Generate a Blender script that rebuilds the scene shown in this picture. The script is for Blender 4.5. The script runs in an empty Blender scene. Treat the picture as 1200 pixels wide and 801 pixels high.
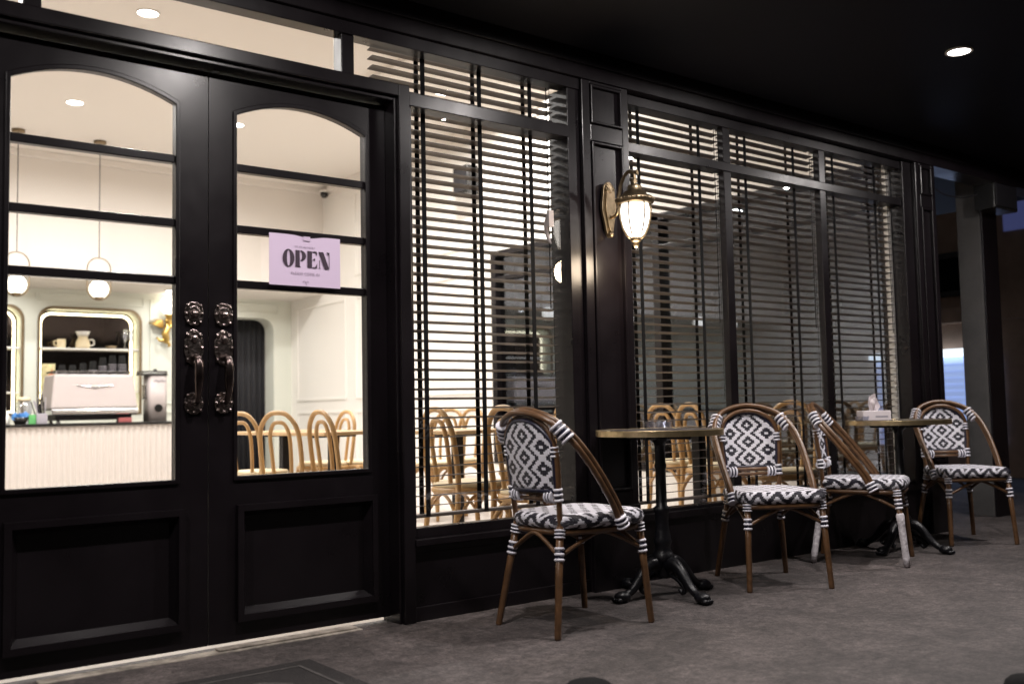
import bpy, bmesh, math, random
from mathutils import Vector, Matrix
random.seed(7)
R = math.radians
S = bpy.context.scene
COL = S.collection

# ------------------------------------------------------------------ camera
cd = bpy.data.cameras.new('camera'); cam = bpy.data.objects.new('camera', cd); COL.objects.link(cam)
S.camera = cam
yaw, pit, rol = R(37.711), R(3.917), R(-1.165)
fwd = Vector((math.sin(yaw)*math.cos(pit), math.cos(yaw)*math.cos(pit), math.sin(pit)))
rgt = Vector((math.cos(yaw), -math.sin(yaw), 0)); up = rgt.cross(fwd)
r2 = math.cos(rol)*rgt + math.sin(rol)*up; u2 = -math.sin(rol)*rgt + math.cos(rol)*up
cam.matrix_world = Matrix(((r2.x, u2.x, -fwd.x, 0), (r2.y, u2.y, -fwd.y, -3.6), (r2.z, u2.z, -fwd.z, .882), (0, 0, 0, 1)))
cd.sensor_width = 36; cd.lens = 34.868; cd.clip_start = .05; cd.clip_end = 500
cd.dof.use_dof = True; cd.dof.focus_distance = 4.75; cd.dof.aperture_fstop = 2.0

# ------------------------------------------------------------------ world (night sky) and exposure
W = bpy.data.worlds.new('World'); S.world = W; W.use_nodes = True
wn = W.node_tree.nodes; wl = W.node_tree.links
sky = wn.new('ShaderNodeTexSky'); sky.sky_type = 'NISHITA'; sky.sun_disc = False
sky.sun_elevation = R(-.5); sky.sun_rotation = R(60)
bg = wn['Background']; hs = wn.new('ShaderNodeHueSaturation'); hs.inputs['Saturation'].default_value = .35   # town glow under a grey night sky
wl.new(sky.outputs[0], hs.inputs['Color']); wl.new(hs.outputs[0], bg.inputs[0]); bg.inputs[1].default_value = .07
S.view_settings.view_transform = 'Standard'; S.view_settings.look = 'None'
S.view_settings.exposure = 0; S.view_settings.gamma = 1; S.view_settings.use_curve_mapping = False
S.render.engine = 'CYCLES'
S.cycles.use_denoising = True
S.cycles.max_bounces = 9; S.cycles.diffuse_bounces = 4; S.cycles.glossy_bounces = 4
S.cycles.transparent_max_bounces = 24; S.cycles.transmission_bounces = 4
S.cycles.sample_clamp_indirect = 4.0; S.cycles.caustics_reflective = False; S.cycles.caustics_refractive = False

K_IN = 76.0      # watts of each indoor downlight
K_OUT = 23.0     # watts of each porch downlight
WARM = (1.0, .83, .64)

# ------------------------------------------------------------------ materials
def mat(name, col, rough=.5, metal=0, spec=.5, noise=0, nscale=8, bump=0, bscale=40, emit=None, estr=0, coat=0, stretch=None, rvar=0):
    m = bpy.data.materials.new(name); m.use_nodes = True
    nt = m.node_tree; b = nt.nodes['Principled BSDF']
    b.inputs['Base Color'].default_value = (*col, 1); b.inputs['Roughness'].default_value = rough
    b.inputs['Metallic'].default_value = metal; b.inputs['Specular IOR Level'].default_value = spec
    b.inputs['Coat Weight'].default_value = coat
    if emit: b.inputs['Emission Color'].default_value = (*emit, 1); b.inputs['Emission Strength'].default_value = estr
    tc = nt.nodes.new('ShaderNodeTexCoord'); mp = nt.nodes.new('ShaderNodeMapping')
    nt.links.new(tc.outputs['Object'], mp.inputs['Vector'])
    if stretch: mp.inputs['Scale'].default_value = stretch
    if noise or rvar:
        n = nt.nodes.new('ShaderNodeTexNoise'); n.inputs['Scale'].default_value = nscale; n.inputs['Detail'].default_value = 6; n.inputs['Roughness'].default_value = .65
        nt.links.new(mp.outputs[0], n.inputs['Vector'])
    if noise:
        rp = nt.nodes.new('ShaderNodeValToRGB')
        rp.color_ramp.elements[0].position = .3; rp.color_ramp.elements[1].position = .7
        rp.color_ramp.elements[0].color = (*[max(0, c*(1-noise)) for c in col], 1)
        rp.color_ramp.elements[1].color = (*[min(1, c*(1+noise)) for c in col], 1)
        nt.links.new(n.outputs['Fac'], rp.inputs[0]); nt.links.new(rp.outputs[0], b.inputs['Base Color'])
    if rvar:
        mr = nt.nodes.new('ShaderNodeMapRange'); mr.inputs[1].default_value = .3; mr.inputs[2].default_value = .7
        mr.inputs[3].default_value = max(.03, rough-rvar); mr.inputs[4].default_value = rough+rvar
        nt.links.new(n.outputs['Fac'], mr.inputs[0]); nt.links.new(mr.outputs[0], b.inputs['Roughness'])
    if bump:
        n2 = nt.nodes.new('ShaderNodeTexNoise'); n2.inputs['Scale'].default_value = bscale; n2.inputs['Detail'].default_value = 5
        bp = nt.nodes.new('ShaderNodeBump'); bp.inputs['Strength'].default_value = bump; bp.inputs['Distance'].default_value = .01
        nt.links.new(mp.outputs[0], n2.inputs['Vector']); nt.links.new(n2.outputs['Fac'], bp.inputs['Height']); nt.links.new(bp.outputs[0], b.inputs['Normal'])
    return m

def glass(name, tint=(1, 1, 1), refl=None, rough=0.0, gcol=(1, 1, 1)):
    m = bpy.data.materials.new(name); m.use_nodes = True; nt = m.node_tree
    nt.nodes.remove(nt.nodes['Principled BSDF']); out = nt.nodes['Material Output']
    t = nt.nodes.new('ShaderNodeBsdfTransparent'); t.inputs[0].default_value = (*tint, 1)
    g = nt.nodes.new('ShaderNodeBsdfGlossy'); g.inputs['Roughness'].default_value = rough; g.inputs[0].default_value = (*gcol, 1)
    mx = nt.nodes.new('ShaderNodeMixShader')
    if refl is None:
        fr = nt.nodes.new('ShaderNodeFresnel'); ge = nt.nodes.new('ShaderNodeNewGeometry')
        ir = nt.nodes.new('ShaderNodeMapRange'); ir.inputs[3].default_value = 1.5; ir.inputs[4].default_value = 1/1.5   # same reflectance from both faces of the sheet
        nt.links.new(ge.outputs['Backfacing'], ir.inputs[0]); nt.links.new(ir.outputs[0], fr.inputs[0]); nt.links.new(fr.outputs[0], mx.inputs[0])
    else: mx.inputs[0].default_value = refl
    nt.links.new(t.outputs[0], mx.inputs[1]); nt.links.new(g.outputs[0], mx.inputs[2]); nt.links.new(mx.outputs[0], out.inputs[0])
    return m

def math_node(nt, op, a, b=None):
    n = nt.nodes.new('ShaderNodeMath'); n.operation = op
    for i, v in enumerate((a, b)):
        if v is None: continue
        if isinstance(v, (int, float)): n.inputs[i].default_value = v
        else: nt.links.new(v, n.inputs[i])
    return n.outputs[0]

def weave(name, ua, va, W_, pv, A_, q=.0085, v0=0, aspect=.62, bands='back'):
    """woven resin strands: columns of small diamonds between zigzag bands, black and white, quantised to single strands"""
    m = bpy.data.materials.new(name); m.use_nodes = True; nt = m.node_tree; b = nt.nodes['Principled BSDF']
    tc = nt.nodes.new('ShaderNodeTexCoord'); sp = nt.nodes.new('ShaderNodeSeparateXYZ'); nt.links.new(tc.outputs['Object'], sp.inputs[0])
    ax = {'x': sp.outputs[0], 'y': sp.outputs[1], 'z': sp.outputs[2]}
    U = ax[ua] if len(ua) == 1 else math_node(nt, 'ADD', ax['x'], ax['y'])
    V = math_node(nt, 'ADD', ax[va], v0)
    qz = q*aspect
    Uq = math_node(nt, 'MULTIPLY', math_node(nt, 'ROUND', math_node(nt, 'DIVIDE', U, q)), q)
    Vq = math_node(nt, 'MULTIPLY', math_node(nt, 'ROUND', math_node(nt, 'DIVIDE', V, qz)), qz)
    f = math_node(nt, 'ADD', math_node(nt, 'PINGPONG', Uq, W_), math_node(nt, 'MULTIPLY', math_node(nt, 'PINGPONG', Vq, pv), A_/pv))
    g = math_node(nt, 'DIVIDE', math_node(nt, 'MINIMUM', f, math_node(nt, 'SUBTRACT', W_+A_, f)), (W_+A_)/2)
    rp = nt.nodes.new('ShaderNodeValToRGB'); cr = rp.color_ramp; cr.interpolation = 'CONSTANT'
    wht = (.80, .79, .86, 1); blk = (.007, .006, .017, 1)
    cr.elements[0].position = 0
    stops = {'back': [(0, wht), (.15, blk), (.50, wht), (.86, blk)], 'seat': [(0, blk), (.46, wht)], 'edge': [(0, blk), (.30, wht), (.72, blk)]}[bands]
    cr.elements[0].color = stops[0][1]; cr.elements[1].position = stops[1][0]; cr.elements[1].color = stops[1][1]
    for p_, c_ in stops[2:]:
        e = cr.elements.new(p_); e.color = c_
    nt.links.new(g, rp.inputs[0]); nt.links.new(rp.outputs[0], b.inputs['Base Color'])
    s1 = math_node(nt, 'ABSOLUTE', math_node(nt, 'COSINE', math_node(nt, 'MULTIPLY', U, math.pi/q)))
    s2 = math_node(nt, 'ABSOLUTE', math_node(nt, 'COSINE', math_node(nt, 'MULTIPLY', V, math.pi/qz)))
    h = math_node(nt, 'MULTIPLY', s1, s2)
    bp = nt.nodes.new('ShaderNodeBump'); bp.inputs['Strength'].default_value = .9; bp.inputs['Distance'].default_value = .003
    nt.links.new(h, bp.inputs['Height']); nt.links.new(bp.outputs[0], b.inputs['Normal'])
    b.inputs['Roughness'].default_value = .42
    return m

M = {}
M['black'] = mat('satin_black_paint', (.0060, .0044, .0056), .31, spec=.30, bump=.025, bscale=7, rvar=.05, nscale=3, noise=.25)
M['blackmatt'] = mat('matt_black', (.010, .009, .012), .6)
M['soffit'] = mat('black_soffit_paint', (.005, .0045, .0075), .6, spec=.2, bump=.02, bscale=30)
def concrete():
    m = mat('worn_grey_concrete', (.062, .055, .052), .68, bump=.55, bscale=70)
    nt = m.node_tree; b = nt.nodes['Principled BSDF']; tc = nt.nodes.new('ShaderNodeTexCoord'); cur = None
    for sc, lo, hi, a, z in ((1.3, .33, .68, .62, 1.35), (6.0, .30, .70, .60, 1.35), (30.0, .32, .68, .55, 1.5), (110.0, .3, .7, .5, 1.7)):
        n = nt.nodes.new('ShaderNodeTexNoise'); n.inputs['Scale'].default_value = sc; n.inputs['Detail'].default_value = 5; n.inputs['Roughness'].default_value = .62
        n.inputs['Distortion'].default_value = .6 if sc < 10 else 0
        nt.links.new(tc.outputs['Object'], n.inputs['Vector'])
        r = nt.nodes.new('ShaderNodeMapRange'); r.inputs[1].default_value = lo; r.inputs[2].default_value = hi; r.inputs[3].default_value = a; r.inputs[4].default_value = z
        nt.links.new(n.outputs['Fac'], r.inputs[0])
        cur = r.outputs[0] if cur is None else math_node(nt, 'MULTIPLY', cur, r.outputs[0])
    # pale scuffs and spilt grout
    n = nt.nodes.new('ShaderNodeTexNoise'); n.inputs['Scale'].default_value = 2.6; n.inputs['Detail'].default_value = 9; n.inputs['Roughness'].default_value = .72
    nt.links.new(tc.outputs['Object'], n.inputs['Vector'])
    r = nt.nodes.new('ShaderNodeMapRange'); r.inputs[1].default_value = .61; r.inputs[2].default_value = .72; r.inputs[3].default_value = 0; r.inputs[4].default_value = .9
    nt.links.new(n.outputs['Fac'], r.inputs[0]); cur = math_node(nt, 'ADD', cur, r.outputs[0])
    mx = nt.nodes.new('ShaderNodeVectorMath'); mx.operation = 'SCALE'; mx.inputs[0].default_value = (.053, .044, .0425)
    nt.links.new(cur, mx.inputs['Scale']); nt.links.new(mx.outputs[0], b.inputs['Base Color'])
    return m
M['concrete'] = None
M['colconc'] = mat('grey_render', (.06, .057, .055), .8, noise=.25, nscale=3, bump=.2)
M['stone'] = mat('pale_marble', (.30, .265, .225), .55, noise=.85, nscale=9)
M['white'] = mat('white_wall_paint', (.82, .795, .75), .6, bump=.03, bscale=60)
M['ceil'] = mat('cream_ceiling_paint', (.77, .725, .675), .7, bump=.02)
M['sage'] = mat('pale_green_white_paint', (.72, .74, .66), .6)
M['tile'] = mat('pale_floor_tile', (.55, .50, .46), .35, noise=.12, nscale=3)
M['curtain'] = mat('black_velvet', (.018, .018, .022), .75)
M['flute'] = mat('white_fluted_panel', (.58, .53, .49), .5)
M['brass'] = mat('aged_brass', (.23, .175, .11), .40, 1, noise=.3, nscale=30)
M['rimbrass'] = mat('pale_brass_edge', (.58, .46, .27), .36, 1, noise=.2, nscale=20)
M['gold'] = mat('gilt_metal', (.62, .42, .13), .38, 1)
M['bronzedk'] = mat('dark_bronze_grip', (.11, .085, .08), .25, 1, noise=.3, nscale=30)
M['bronze'] = mat('dark_bronze', (.30, .25, .235), .26, 1, noise=.5, nscale=40, bump=.3, bscale=70)
M['iron'] = mat('black_cast_iron', (.005, .005, .007), .38, spec=.34, bump=.25, bscale=60)
M['chrome'] = mat('brushed_steel', (.6, .6, .6), .22, 1)
M['cane'] = mat('brown_cane', (.105, .053, .024), .34, noise=.35, nscale=24, bump=.08, bscale=60)
M['ribw'] = mat('white_resin_strand', (.72, .71, .78), .4)
M['ribk'] = mat('navy_resin_strand', (.012, .012, .03), .4)
M['wrap'] = mat('white_plastic_wrap', (.60, .57, .60), .45, noise=.25, nscale=25, bump=.6, bscale=60)
M['weaveB'] = weave('woven_back', 'y', 'z', .100, .0435, .050, v0=-.69, q=.0095, aspect=.6)
M['weaveS'] = weave('woven_seat', 'y', 'x', .045, .034, .045, q=.0085, bands='seat')
M['weaveE'] = weave('woven_seat_edge', 'xy', 'z', .05, .055, .055, q=.0075, v0=-.41, bands='edge')
M['beech'] = mat('natural_beech', (.52, .315, .13), .42, noise=.18, nscale=14, stretch=(1, 1, .25))
M['cream'] = mat('cream_seat_pad', (.78, .66, .44), .6)
M['ttop'] = mat('light_wood_tabletop', (.58, .40, .22), .4, noise=.15, nscale=10, stretch=(.3, 3, 1))
M['dtop'] = mat('dark_stone_tabletop', (.05, .045, .05), .3, noise=.4, nscale=20)
M['slat'] = mat('dark_brown_blind_slat', (.080, .064, .056), .42, noise=.12, nscale=6, stretch=(.3, 4, 4))
M['tape'] = mat('black_ladder_tape', (.004, .004, .005), .8, spec=.15)
M['pane'] = glass('window_glass')
M['endpane'] = glass('side_window_glass', (.66, .68, .72), .125, gcol=(.80, .88, 1.0))
M['tumbler'] = glass('pressed_glass', (.86, .88, .95), .30, .08)
M['shade'] = mat('opal_glass_lit', (.9, .9, .9), .3, emit=(1, .93, .84), estr=4.2)
M['globe'] = mat('opal_globe_lit', (.9, .9, .9), .3, emit=(1, .90, .74), estr=3.2)
M['led'] = mat('led_strip_lit', (.9, .9, .9), .3, emit=(1, .86, .55), estr=7)
M['disc'] = mat('downlight_diffuser_lit', (.9, .9, .9), .3, emit=(1, .95, .92), estr=14)
M['paper'] = mat('lilac_paper', (.62, .50, .66), .6, bump=.02, bscale=10)
M['ink'] = mat('dark_ink', (.035, .018, .035), .6)
M['inkpale'] = mat('grey_violet_ink', (.26, .20, .27), .6)
M['steam'] = mat('pale_enamel', (.46, .41, .40), .35)
M['blackgloss'] = mat('black_plastic', (.012, .012, .012), .25)
M['cupblk'] = mat('matt_black_paper', (.006, .006, .006), .8, spec=.2)
M['smoke'] = mat('smoked_mirror', (.07, .058, .055), .06, 1)
M['blue'] = mat('blue_plastic', (.06, .22, .55), .4)
M['green'] = mat('green_card', (.12, .42, .14), .5)
M['red'] = mat('red_card', (.34, .09, .09), .5)
M['grey'] = mat('grey_tin', (.36, .34, .38), .4)
M['tissue'] = mat('tissue_paper', (.72, .66, .68), .8)
M['rubber'] = mat('black_rubber', (.004, .004, .0045), .85, spec=.2, bump=.4, bscale=20)
M['matfab'] = mat('dark_coir_mat', (.016, .0135, .0135), .9, noise=.4, nscale=60, bump=.8, bscale=200)
M['matmark'] = mat('worn_grey_mat_print', (.055, .05, .048), .85, noise=.35, nscale=30)
M['plaster'] = mat('dirty_plaster', (.34, .235, .185), .85, noise=.35, nscale=1.2, bump=.2)
M['darkpane'] = mat('dark_window_pane', (.01, .012, .016), .12)
M['shutter'] = mat('painted_glow_roller_shutter', (.5, .6, .8), .5, emit=(.42, .56, 1.0), estr=.55)  # emission stands in for the header's light falling on the slats
M['header'] = mat('lit_shutter_header', (.8, .85, .9), .5, emit=(.8, .92, 1.0), estr=1.8)
M['asphalt'] = mat('dark_asphalt', (.05, .048, .047), .8, noise=.3, nscale=3, bump=.4)
M['leafdk'] = mat('dark_leaf', (.02, .035, .018), .6)

M['concrete'] = concrete()

# ------------------------------------------------------------------ mesh builder
def cr(P, n=6, closed=False):
    P = [Vector(p) for p in P]; out = []; N = len(P)
    for i in range(N if closed else N-1):
        if closed: a, b, c, d = P[(i-1) % N], P[i], P[(i+1) % N], P[(i+2) % N]
        else: a, b, c, d = P[max(i-1, 0)], P[i], P[i+1], P[min(i+2, N-1)]
        for k in range(n):
            t = k/n
            out.append(.5*((2*b)+(c-a)*t+(2*a-5*b+4*c-d)*t*t+(3*b-a-3*c+d)*t*t*t))
    if not closed: out.append(P[-1])
    return out

class MB:
    def __init__(s): s.b = bmesh.new(); s.mi = 0
    def f(s, vs, sm=False):
        try: fc = s.b.faces.new(vs)
        except ValueError: return None
        fc.material_index = s.mi; fc.smooth = sm; return fc
    def box(s, x0, x1, y0, y1, z0, z1):
        v = [s.b.verts.new((x, y, z)) for z in (z0, z1) for y in (y0, y1) for x in (x0, x1)]
        for q in ((0, 2, 3, 1), (4, 5, 7, 6), (0, 1, 5, 4), (2, 6, 7, 3), (0, 4, 6, 2), (1, 3, 7, 5)): s.f([v[i] for i in q])
        return s
    def tube(s, pts, r, seg=10, closed=False, flat=None):
        pts = [Vector(p) for p in pts]; n = len(pts); rs = r if isinstance(r, (list, tuple)) else [r]*n
        T = []
        for i in range(n):
            a = pts[(i-1) % n] if closed or i > 0 else pts[i]; c = pts[(i+1) % n] if closed or i < n-1 else pts[i]
            T.append((c-a).normalized() if (c-a).length > 1e-9 else Vector((0, 0, 1)))
        nr = T[0].orthogonal().normalized(); rings = []
        for i in range(n):
            nr = (nr - T[i]*nr.dot(T[i])); nr = nr.normalized() if nr.length > 1e-6 else T[i].orthogonal().normalized()
            bn = T[i].cross(nr)
            rings.append([s.b.verts.new(pts[i] + rs[i]*(math.cos(2*math.pi*k/seg)*nr + math.sin(2*math.pi*k/seg)*bn)) for k in range(seg)])
        for i in range(n if closed else n-1):
            A, B = rings[i], rings[(i+1) % n]
            off = 0
            if closed and i == n-1: off = min(range(seg), key=lambda o: (A[0].co-B[o].co).length)
            for k in range(seg): s.f([A[k], A[(k+1) % seg], B[(k+1+off) % seg], B[(k+off) % seg]], True)
        if not closed: s.f(rings[0][::-1]); s.f(rings[-1])
        return s
    def lathe(s, prof, c=(0, 0, 0), seg=20, sx=1, sy=1, sm=True):
        c = Vector(c); rings = []
        for (r, z) in prof:
            rings.append([s.b.verts.new(c+Vector((r*sx*math.cos(2*math.pi*k/seg), r*sy*math.sin(2*math.pi*k/seg), z))) for k in range(seg)] if r > 1e-6 else [s.b.verts.new(c+Vector((0, 0, z)))])
        for A, B in zip(rings, rings[1:]):
            for k in range(seg):
                k2 = (k+1) % seg
                if len(A) == 1 and len(B) > 1: s.f([A[0], B[k2], B[k]], sm)
                elif len(B) == 1 and len(A) > 1: s.f([A[k], A[k2], B[0]], sm)
                elif len(A) > 1: s.f([A[k], A[k2], B[k2], B[k]], sm)
        if len(rings[0]) > 1: s.f(rings[0][::-1])
        if len(rings[-1]) > 1: s.f(rings[-1])
        return s
    def ball(s, c, r, seg=16, sq=(1, 1, 1)):
        c = Vector(c); n = seg//2
        return s.lathe([(r*math.sin(math.pi*i/n), -r*sq[2]*math.cos(math.pi*i/n)) for i in range(n+1)], c, seg, sq[0], sq[1])
    def prism(s, poly, fn, d0, d1, sm=False):
        """poly 2-D outline; fn(u, v, d) -> point; extruded from d0 to d1"""
        A = [s.b.verts.new(fn(u, v, d0)) for u, v in poly]; B = [s.b.verts.new(fn(u, v, d1)) for u, v in poly]; n = len(poly)
        s.f(A[::-1]); s.f(B)
        for i in range(n): s.f([A[i], A[(i+1) % n], B[(i+1) % n], B[i]], sm)
        return s
    def strip(s, outer, inner, fn, d0, d1):
        """closed ring between two outlines with the same number of points"""
        n = len(outer)
        O0 = [s.b.verts.new(fn(*p, d0)) for p in outer]; I0 = [s.b.verts.new(fn(*p, d0)) for p in inner]
        O1 = [s.b.verts.new(fn(*p, d1)) for p in outer]; I1 = [s.b.verts.new(fn(*p, d1)) for p in inner]
        for i in range(n):
            j = (i+1) % n
            s.f([O0[i], O0[j], I0[j], I0[i]]); s.f([O1[i], I1[i], I1[j], O1[j]]); s.f([O0[i], O1[i], O1[j], O0[j]]); s.f([I0[i], I0[j], I1[j], I1[i]])
        return s
    def build(s, name, mats, parent=None, bevel=0, loc=None):
        bmesh.ops.recalc_face_normals(s.b, faces=s.b.faces[:])
        me = bpy.data.meshes.new(name); s.b.to_mesh(me); s.b.free()
        for m in (mats if isinstance(mats, (list, tuple)) else [mats]): me.materials.append(m)
        o = bpy.data.objects.new(name, me); COL.objects.link(o)
        if parent is not None: o.parent = parent
        if loc is not None: o.location = loc
        if bevel:
            md = o.modifiers.new('bevel', 'BEVEL'); md.width = bevel; md.segments = 2; md.limit_method = 'ANGLE'; md.angle_limit = R(40)
        return o

FRONT = lambda u, v, d: Vector((u, d, v))      # outline in x,z ; depth along y
SIDE = lambda u, v, d: Vector((d, u, v))       # outline in y,z ; depth along x
TOP = lambda u, v, d: Vector((u, v, d))        # outline in x,y ; depth along z

def tag(o, label=None, cat=None, group=None, kind=None):
    if label: o['label'] = label
    if cat: o['category'] = cat
    if group: o['group'] = group
    if kind: o['kind'] = kind
    return o
def thing(name, label, cat, loc=(0, 0, 0), rz=0, group=None):
    o = bpy.data.objects.new(name, None); o.empty_display_size = .1; COL.objects.link(o)
    o.location = loc; o.rotation_euler = (0, 0, rz); return tag(o, label, cat, group)
def structure(o): o['kind'] = 'structure'; return o
def dup(root, loc, rz=0, label=None):
    def cp(o, par):
        c = o.copy(); COL.objects.link(c)
        if par is not None: c.parent = par
        for ch in list(o.children): cp(ch, c)
        return c
    c = cp(root, None); c.location = loc; c.rotation_euler = (0, 0, rz)
    if label: c['label'] = label
    return c
def rect(x0, x1, z0, z1): return [(x0, z0), (x1, z0), (x1, z1), (x0, z1)]
def rrect(x0, x1, z0, z1, r, n=6, corners=(1, 1, 1, 1)):
    P = []
    for (cx, cz, a0, on, px, pz) in ((x0+r, z0+r, 180, corners[0], x0, z0), (x1-r, z0+r, 270, corners[1], x1, z0), (x1-r, z1-r, 0, corners[2], x1, z1), (x0+r, z1-r, 90, corners[3], x0, z1)):
        for k in range(n+1):
            a = R(a0+90*k/n); P.append((cx+r*math.cos(a), cz+r*math.sin(a)) if on else (px, pz))
    return P
def inset_frame(m, fn, x0, x1, z0, z1, w, d0, d1): m.strip(rect(x0, x1, z0, z1), rect(x0+w, x1-w, z0+w, z1-w), fn, d0, d1); return m
def spot(name, loc, watts, size, parent=None, col=WARM, spread=150, rot=(0, 0, 0)):
    l = bpy.data.lights.new(name, 'AREA'); l.shape = 'DISK'; l.size = size; l.energy = watts; l.color = col; l.spread = R(spread)
    o = bpy.data.objects.new(name, l); COL.objects.link(o); o.location = loc; o.rotation_euler = rot
    if parent is not None: o.parent = parent
    return o

# ================================================================== GROUND
m = MB(); m.box(-30, 9.6, -30, .16, -.3, 0); structure(m.build('pavement', M['concrete']))
m = MB(); m.box(9.6, 60, -60, 60, -.42, -.12); structure(m.build('road', M['asphalt']))
m = MB(); m.box(6.3, 9.6, .16, 40, -.3, 0); structure(m.build('side_pavement', M['concrete']))
m = MB(); m.box(-3.6, 6.3, .16, 9.7, -.3, 0); structure(m.build('floor', M['tile']))

# ================================================================== ROOM SHELL
CE = 3.9
m = MB(); m.box(-3.6, 6.25, .16, 9.75, CE, CE+.1); structure(m.build('ceiling', M['ceil']))
m = MB(); m.box(-3.7, -3.6, .2, 9.75, 0, CE); structure(m.build('wall_left', M['white']))
m = MB()                                                     # wall above the shopfront, seen from inside
m.box(-3.6, 6.25, .17, .2, 2.64, CE); structure(m.build('wall_front', M['ceil']))
# right wall: solid part and bulkhead over the side window
m = MB(); m.box(6.1, 6.25, 4.62, 9.75, 0, CE); m.box(6.1, 6.25, .2, 4.62, 2.52, CE); m.box(6.1, 6.25, .16, 4.62, 0, .34)
wr = structure(m.build('wall_right', M['white']))
m = MB()
for (ya, yb) in ((4.75, 5.95), (6.17, 7.52), (7.77, 9.2)):
    for (za, zb) in ((.2, .92), (1.06, 2.36), (2.62, 3.7)):
        if ya > 7.7 and za > 2.5: continue
        inset_frame(m, SIDE, ya, yb, za, zb, .035, 6.082, 6.1005)
m.build('panel_moulding', M['white'], wr, .004)
m = MB(); m.box(6.04, 6.1, .2, 8.4, 3.82, 3.9); m.box(6.07, 6.1, .2, 8.4, 3.76, 3.82); m.build('cornice', M['ceil'], wr, .006)
# back wall with niches and a curtained opening
NICHES = [(.03, 1.21), (1.42, 2.60), (2.81, 3.99)]
OPN = (4.83, 5.835)
BW = 9.4
m = MB()
xs = [-3.6, .03, 1.21, 1.42, 2.60, 2.81, 3.99, 4.83, 5.835, 6.1]
for i in range(0, len(xs)-1, 2): m.box(xs[i], xs[i+1], BW, BW+.3, 0, CE)
for a, b in NICHES:
    m.box(a, b, BW, BW+.3, 2.235, CE); m.box(a, b, BW, BW+.3, 0, .95)
m.box(OPN[0], OPN[1], BW, BW+.3, 2.225, CE)
def corner(m, cx, cz, r, sx):   # rounded fill in the upper corners
    pts = [(cx, cz)]+[(cx-sx*r+sx*r*math.sin(R(a)), cz-r+r*math.cos(R(a))) for a in range(0, 91, 10)]
    m.prism(pts, FRONT, BW, BW+.3)
for a, b in NICHES:
    corner(m, b, 2.235, .16, 1); corner(m, a, 2.235, .16, -1)
corner(m, OPN[1], 2.225, .17, 1); corner(m, OPN[0], 2.225, .17, -1)
wb = structure(m.build('wall_back', M['sage']))
m = MB()
inset_frame(m, FRONT, 2.75, 4.05, 2.30, 2.43, .02, BW-.015, BW+.001)
inset_frame(m, FRONT, 4.78, 5.9, 2.29, 2.43, .02, BW-.015, BW+.001)
inset_frame(m, FRONT, 4.12, 4.7, 1.05, 2.40, .02, BW-.015, BW+.001)
inset_frame(m, FRONT, 4.12, 4.7, .15, .95, .02, BW-.015, BW+.001)
m.build('panel_moulding', M['sage'], wb, .004)
m = MB(); m.box(-3.6, 6.1, 8.4, BW, 2.48, CE); bk = structure(m.build('bulkhead', M['ceil']))
m = MB(); m.box(-3.6, 6.1, 8.33, 8.4, 3.83, 3.9); m.build('cornice', M['ceil'], bk, .005)
# ceiling tray moulding
m = MB(); m.box(4.36, 4.44, .25, 4.4, CE-.045, CE); m.box(4.44, 4.47, .25, 4.4, CE-.02, CE)
structure(m.build('ceiling_moulding', M['ceil']))
# niches
for i, (a, b) in enumerate(NICHES):
    n = thing('wall_niche', ['gold edged lit wall niche left of the other two behind the bar', 'gold edged lit wall niche in the middle cut off by the door stile', 'gold edged lit wall niche behind the coffee machine'][i], 'niche', (a, BW, 0), 0, 'lit niches behind the bar')
    w = b-a
    m = MB(); m.box(.012, w-.012, .22, .24, .96, 2.22); m.build('mirror_back', M['smoke'], n)
    o_ = rrect(-.03, w+.03, .93, 2.265, .17, corners=(0, 0, 1, 1)); i_ = rrect(.0, w, .955, 2.235, .16, corners=(0, 0, 1, 1))
    m = MB(); m.strip(o_, i_, FRONT, -.02, .008); m.build('frame', M['brass'], n)
    i2 = rrect(.03, w-.03, .97, 2.205, .14, corners=(0, 0, 1, 1)); i3 = rrect(.055, w-.055, .99, 2.18, .12, corners=(0, 0, 1, 1))
    m = MB(); m.strip(i2, i3, FRONT, .19, .21); m.build('led_strip', M['led'], n)
    m = MB(); m.box(.01, w-.01, .0, .215, 1.735, 1.757); m.box(.01, w-.01, .0, .215, 1.2, 1.22); m.build('shelf', M['white'], n, .003)
# curtain in the opening
m = MB(); P = []
for k in range(61):
    x = 4.80+1.08*k/60; P.append((x, BW+.36+.035*math.sin(k*1.35)+.012*math.sin(k*.5)))
poly = P+[(x, y+.012) for x, y in P[::-1]]
m.prism(poly, TOP, .02, 2.5, True)
tag(m.build('curtain', M['curtain']), 'black floor length curtain hanging in the arched opening behind the bar', 'curtain')
m = MB(); m.box(4.7, 6.0, BW+.45, BW+.5, 0, 2.7); structure(m.build('passage_wall', M['blackmatt']))

# ================================================================== CAFE BUILDING
B = thing('cafe_building', 'black panelled cafe shopfront with double doors and slatted windows', 'building', (0, 0, 0))
def part(name, m, mt, bevel=.003, par=B, label=None):
    o = m.build(name, mt, par, bevel)
    if label: o['label'] = label
    return o
# base walls under the windows
m = MB(); m.box(2.25, 3.246, .03, .16, 0, .285); m.box(2.25, 3.246, .012, .16, .285, .315); m.box(2.25, 3.246, -.005, .16, .315, .345)
m.box(2.25, 3.246, .018, .16, 0, .06); part('window_base', m, M['black'])
m = MB(); m.box(3.57, 6.29, .04, .16, 0, .30); m.box(3.57, 6.29, .022, .16, .30, .338); part('window_base', m, M['black'])
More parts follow.
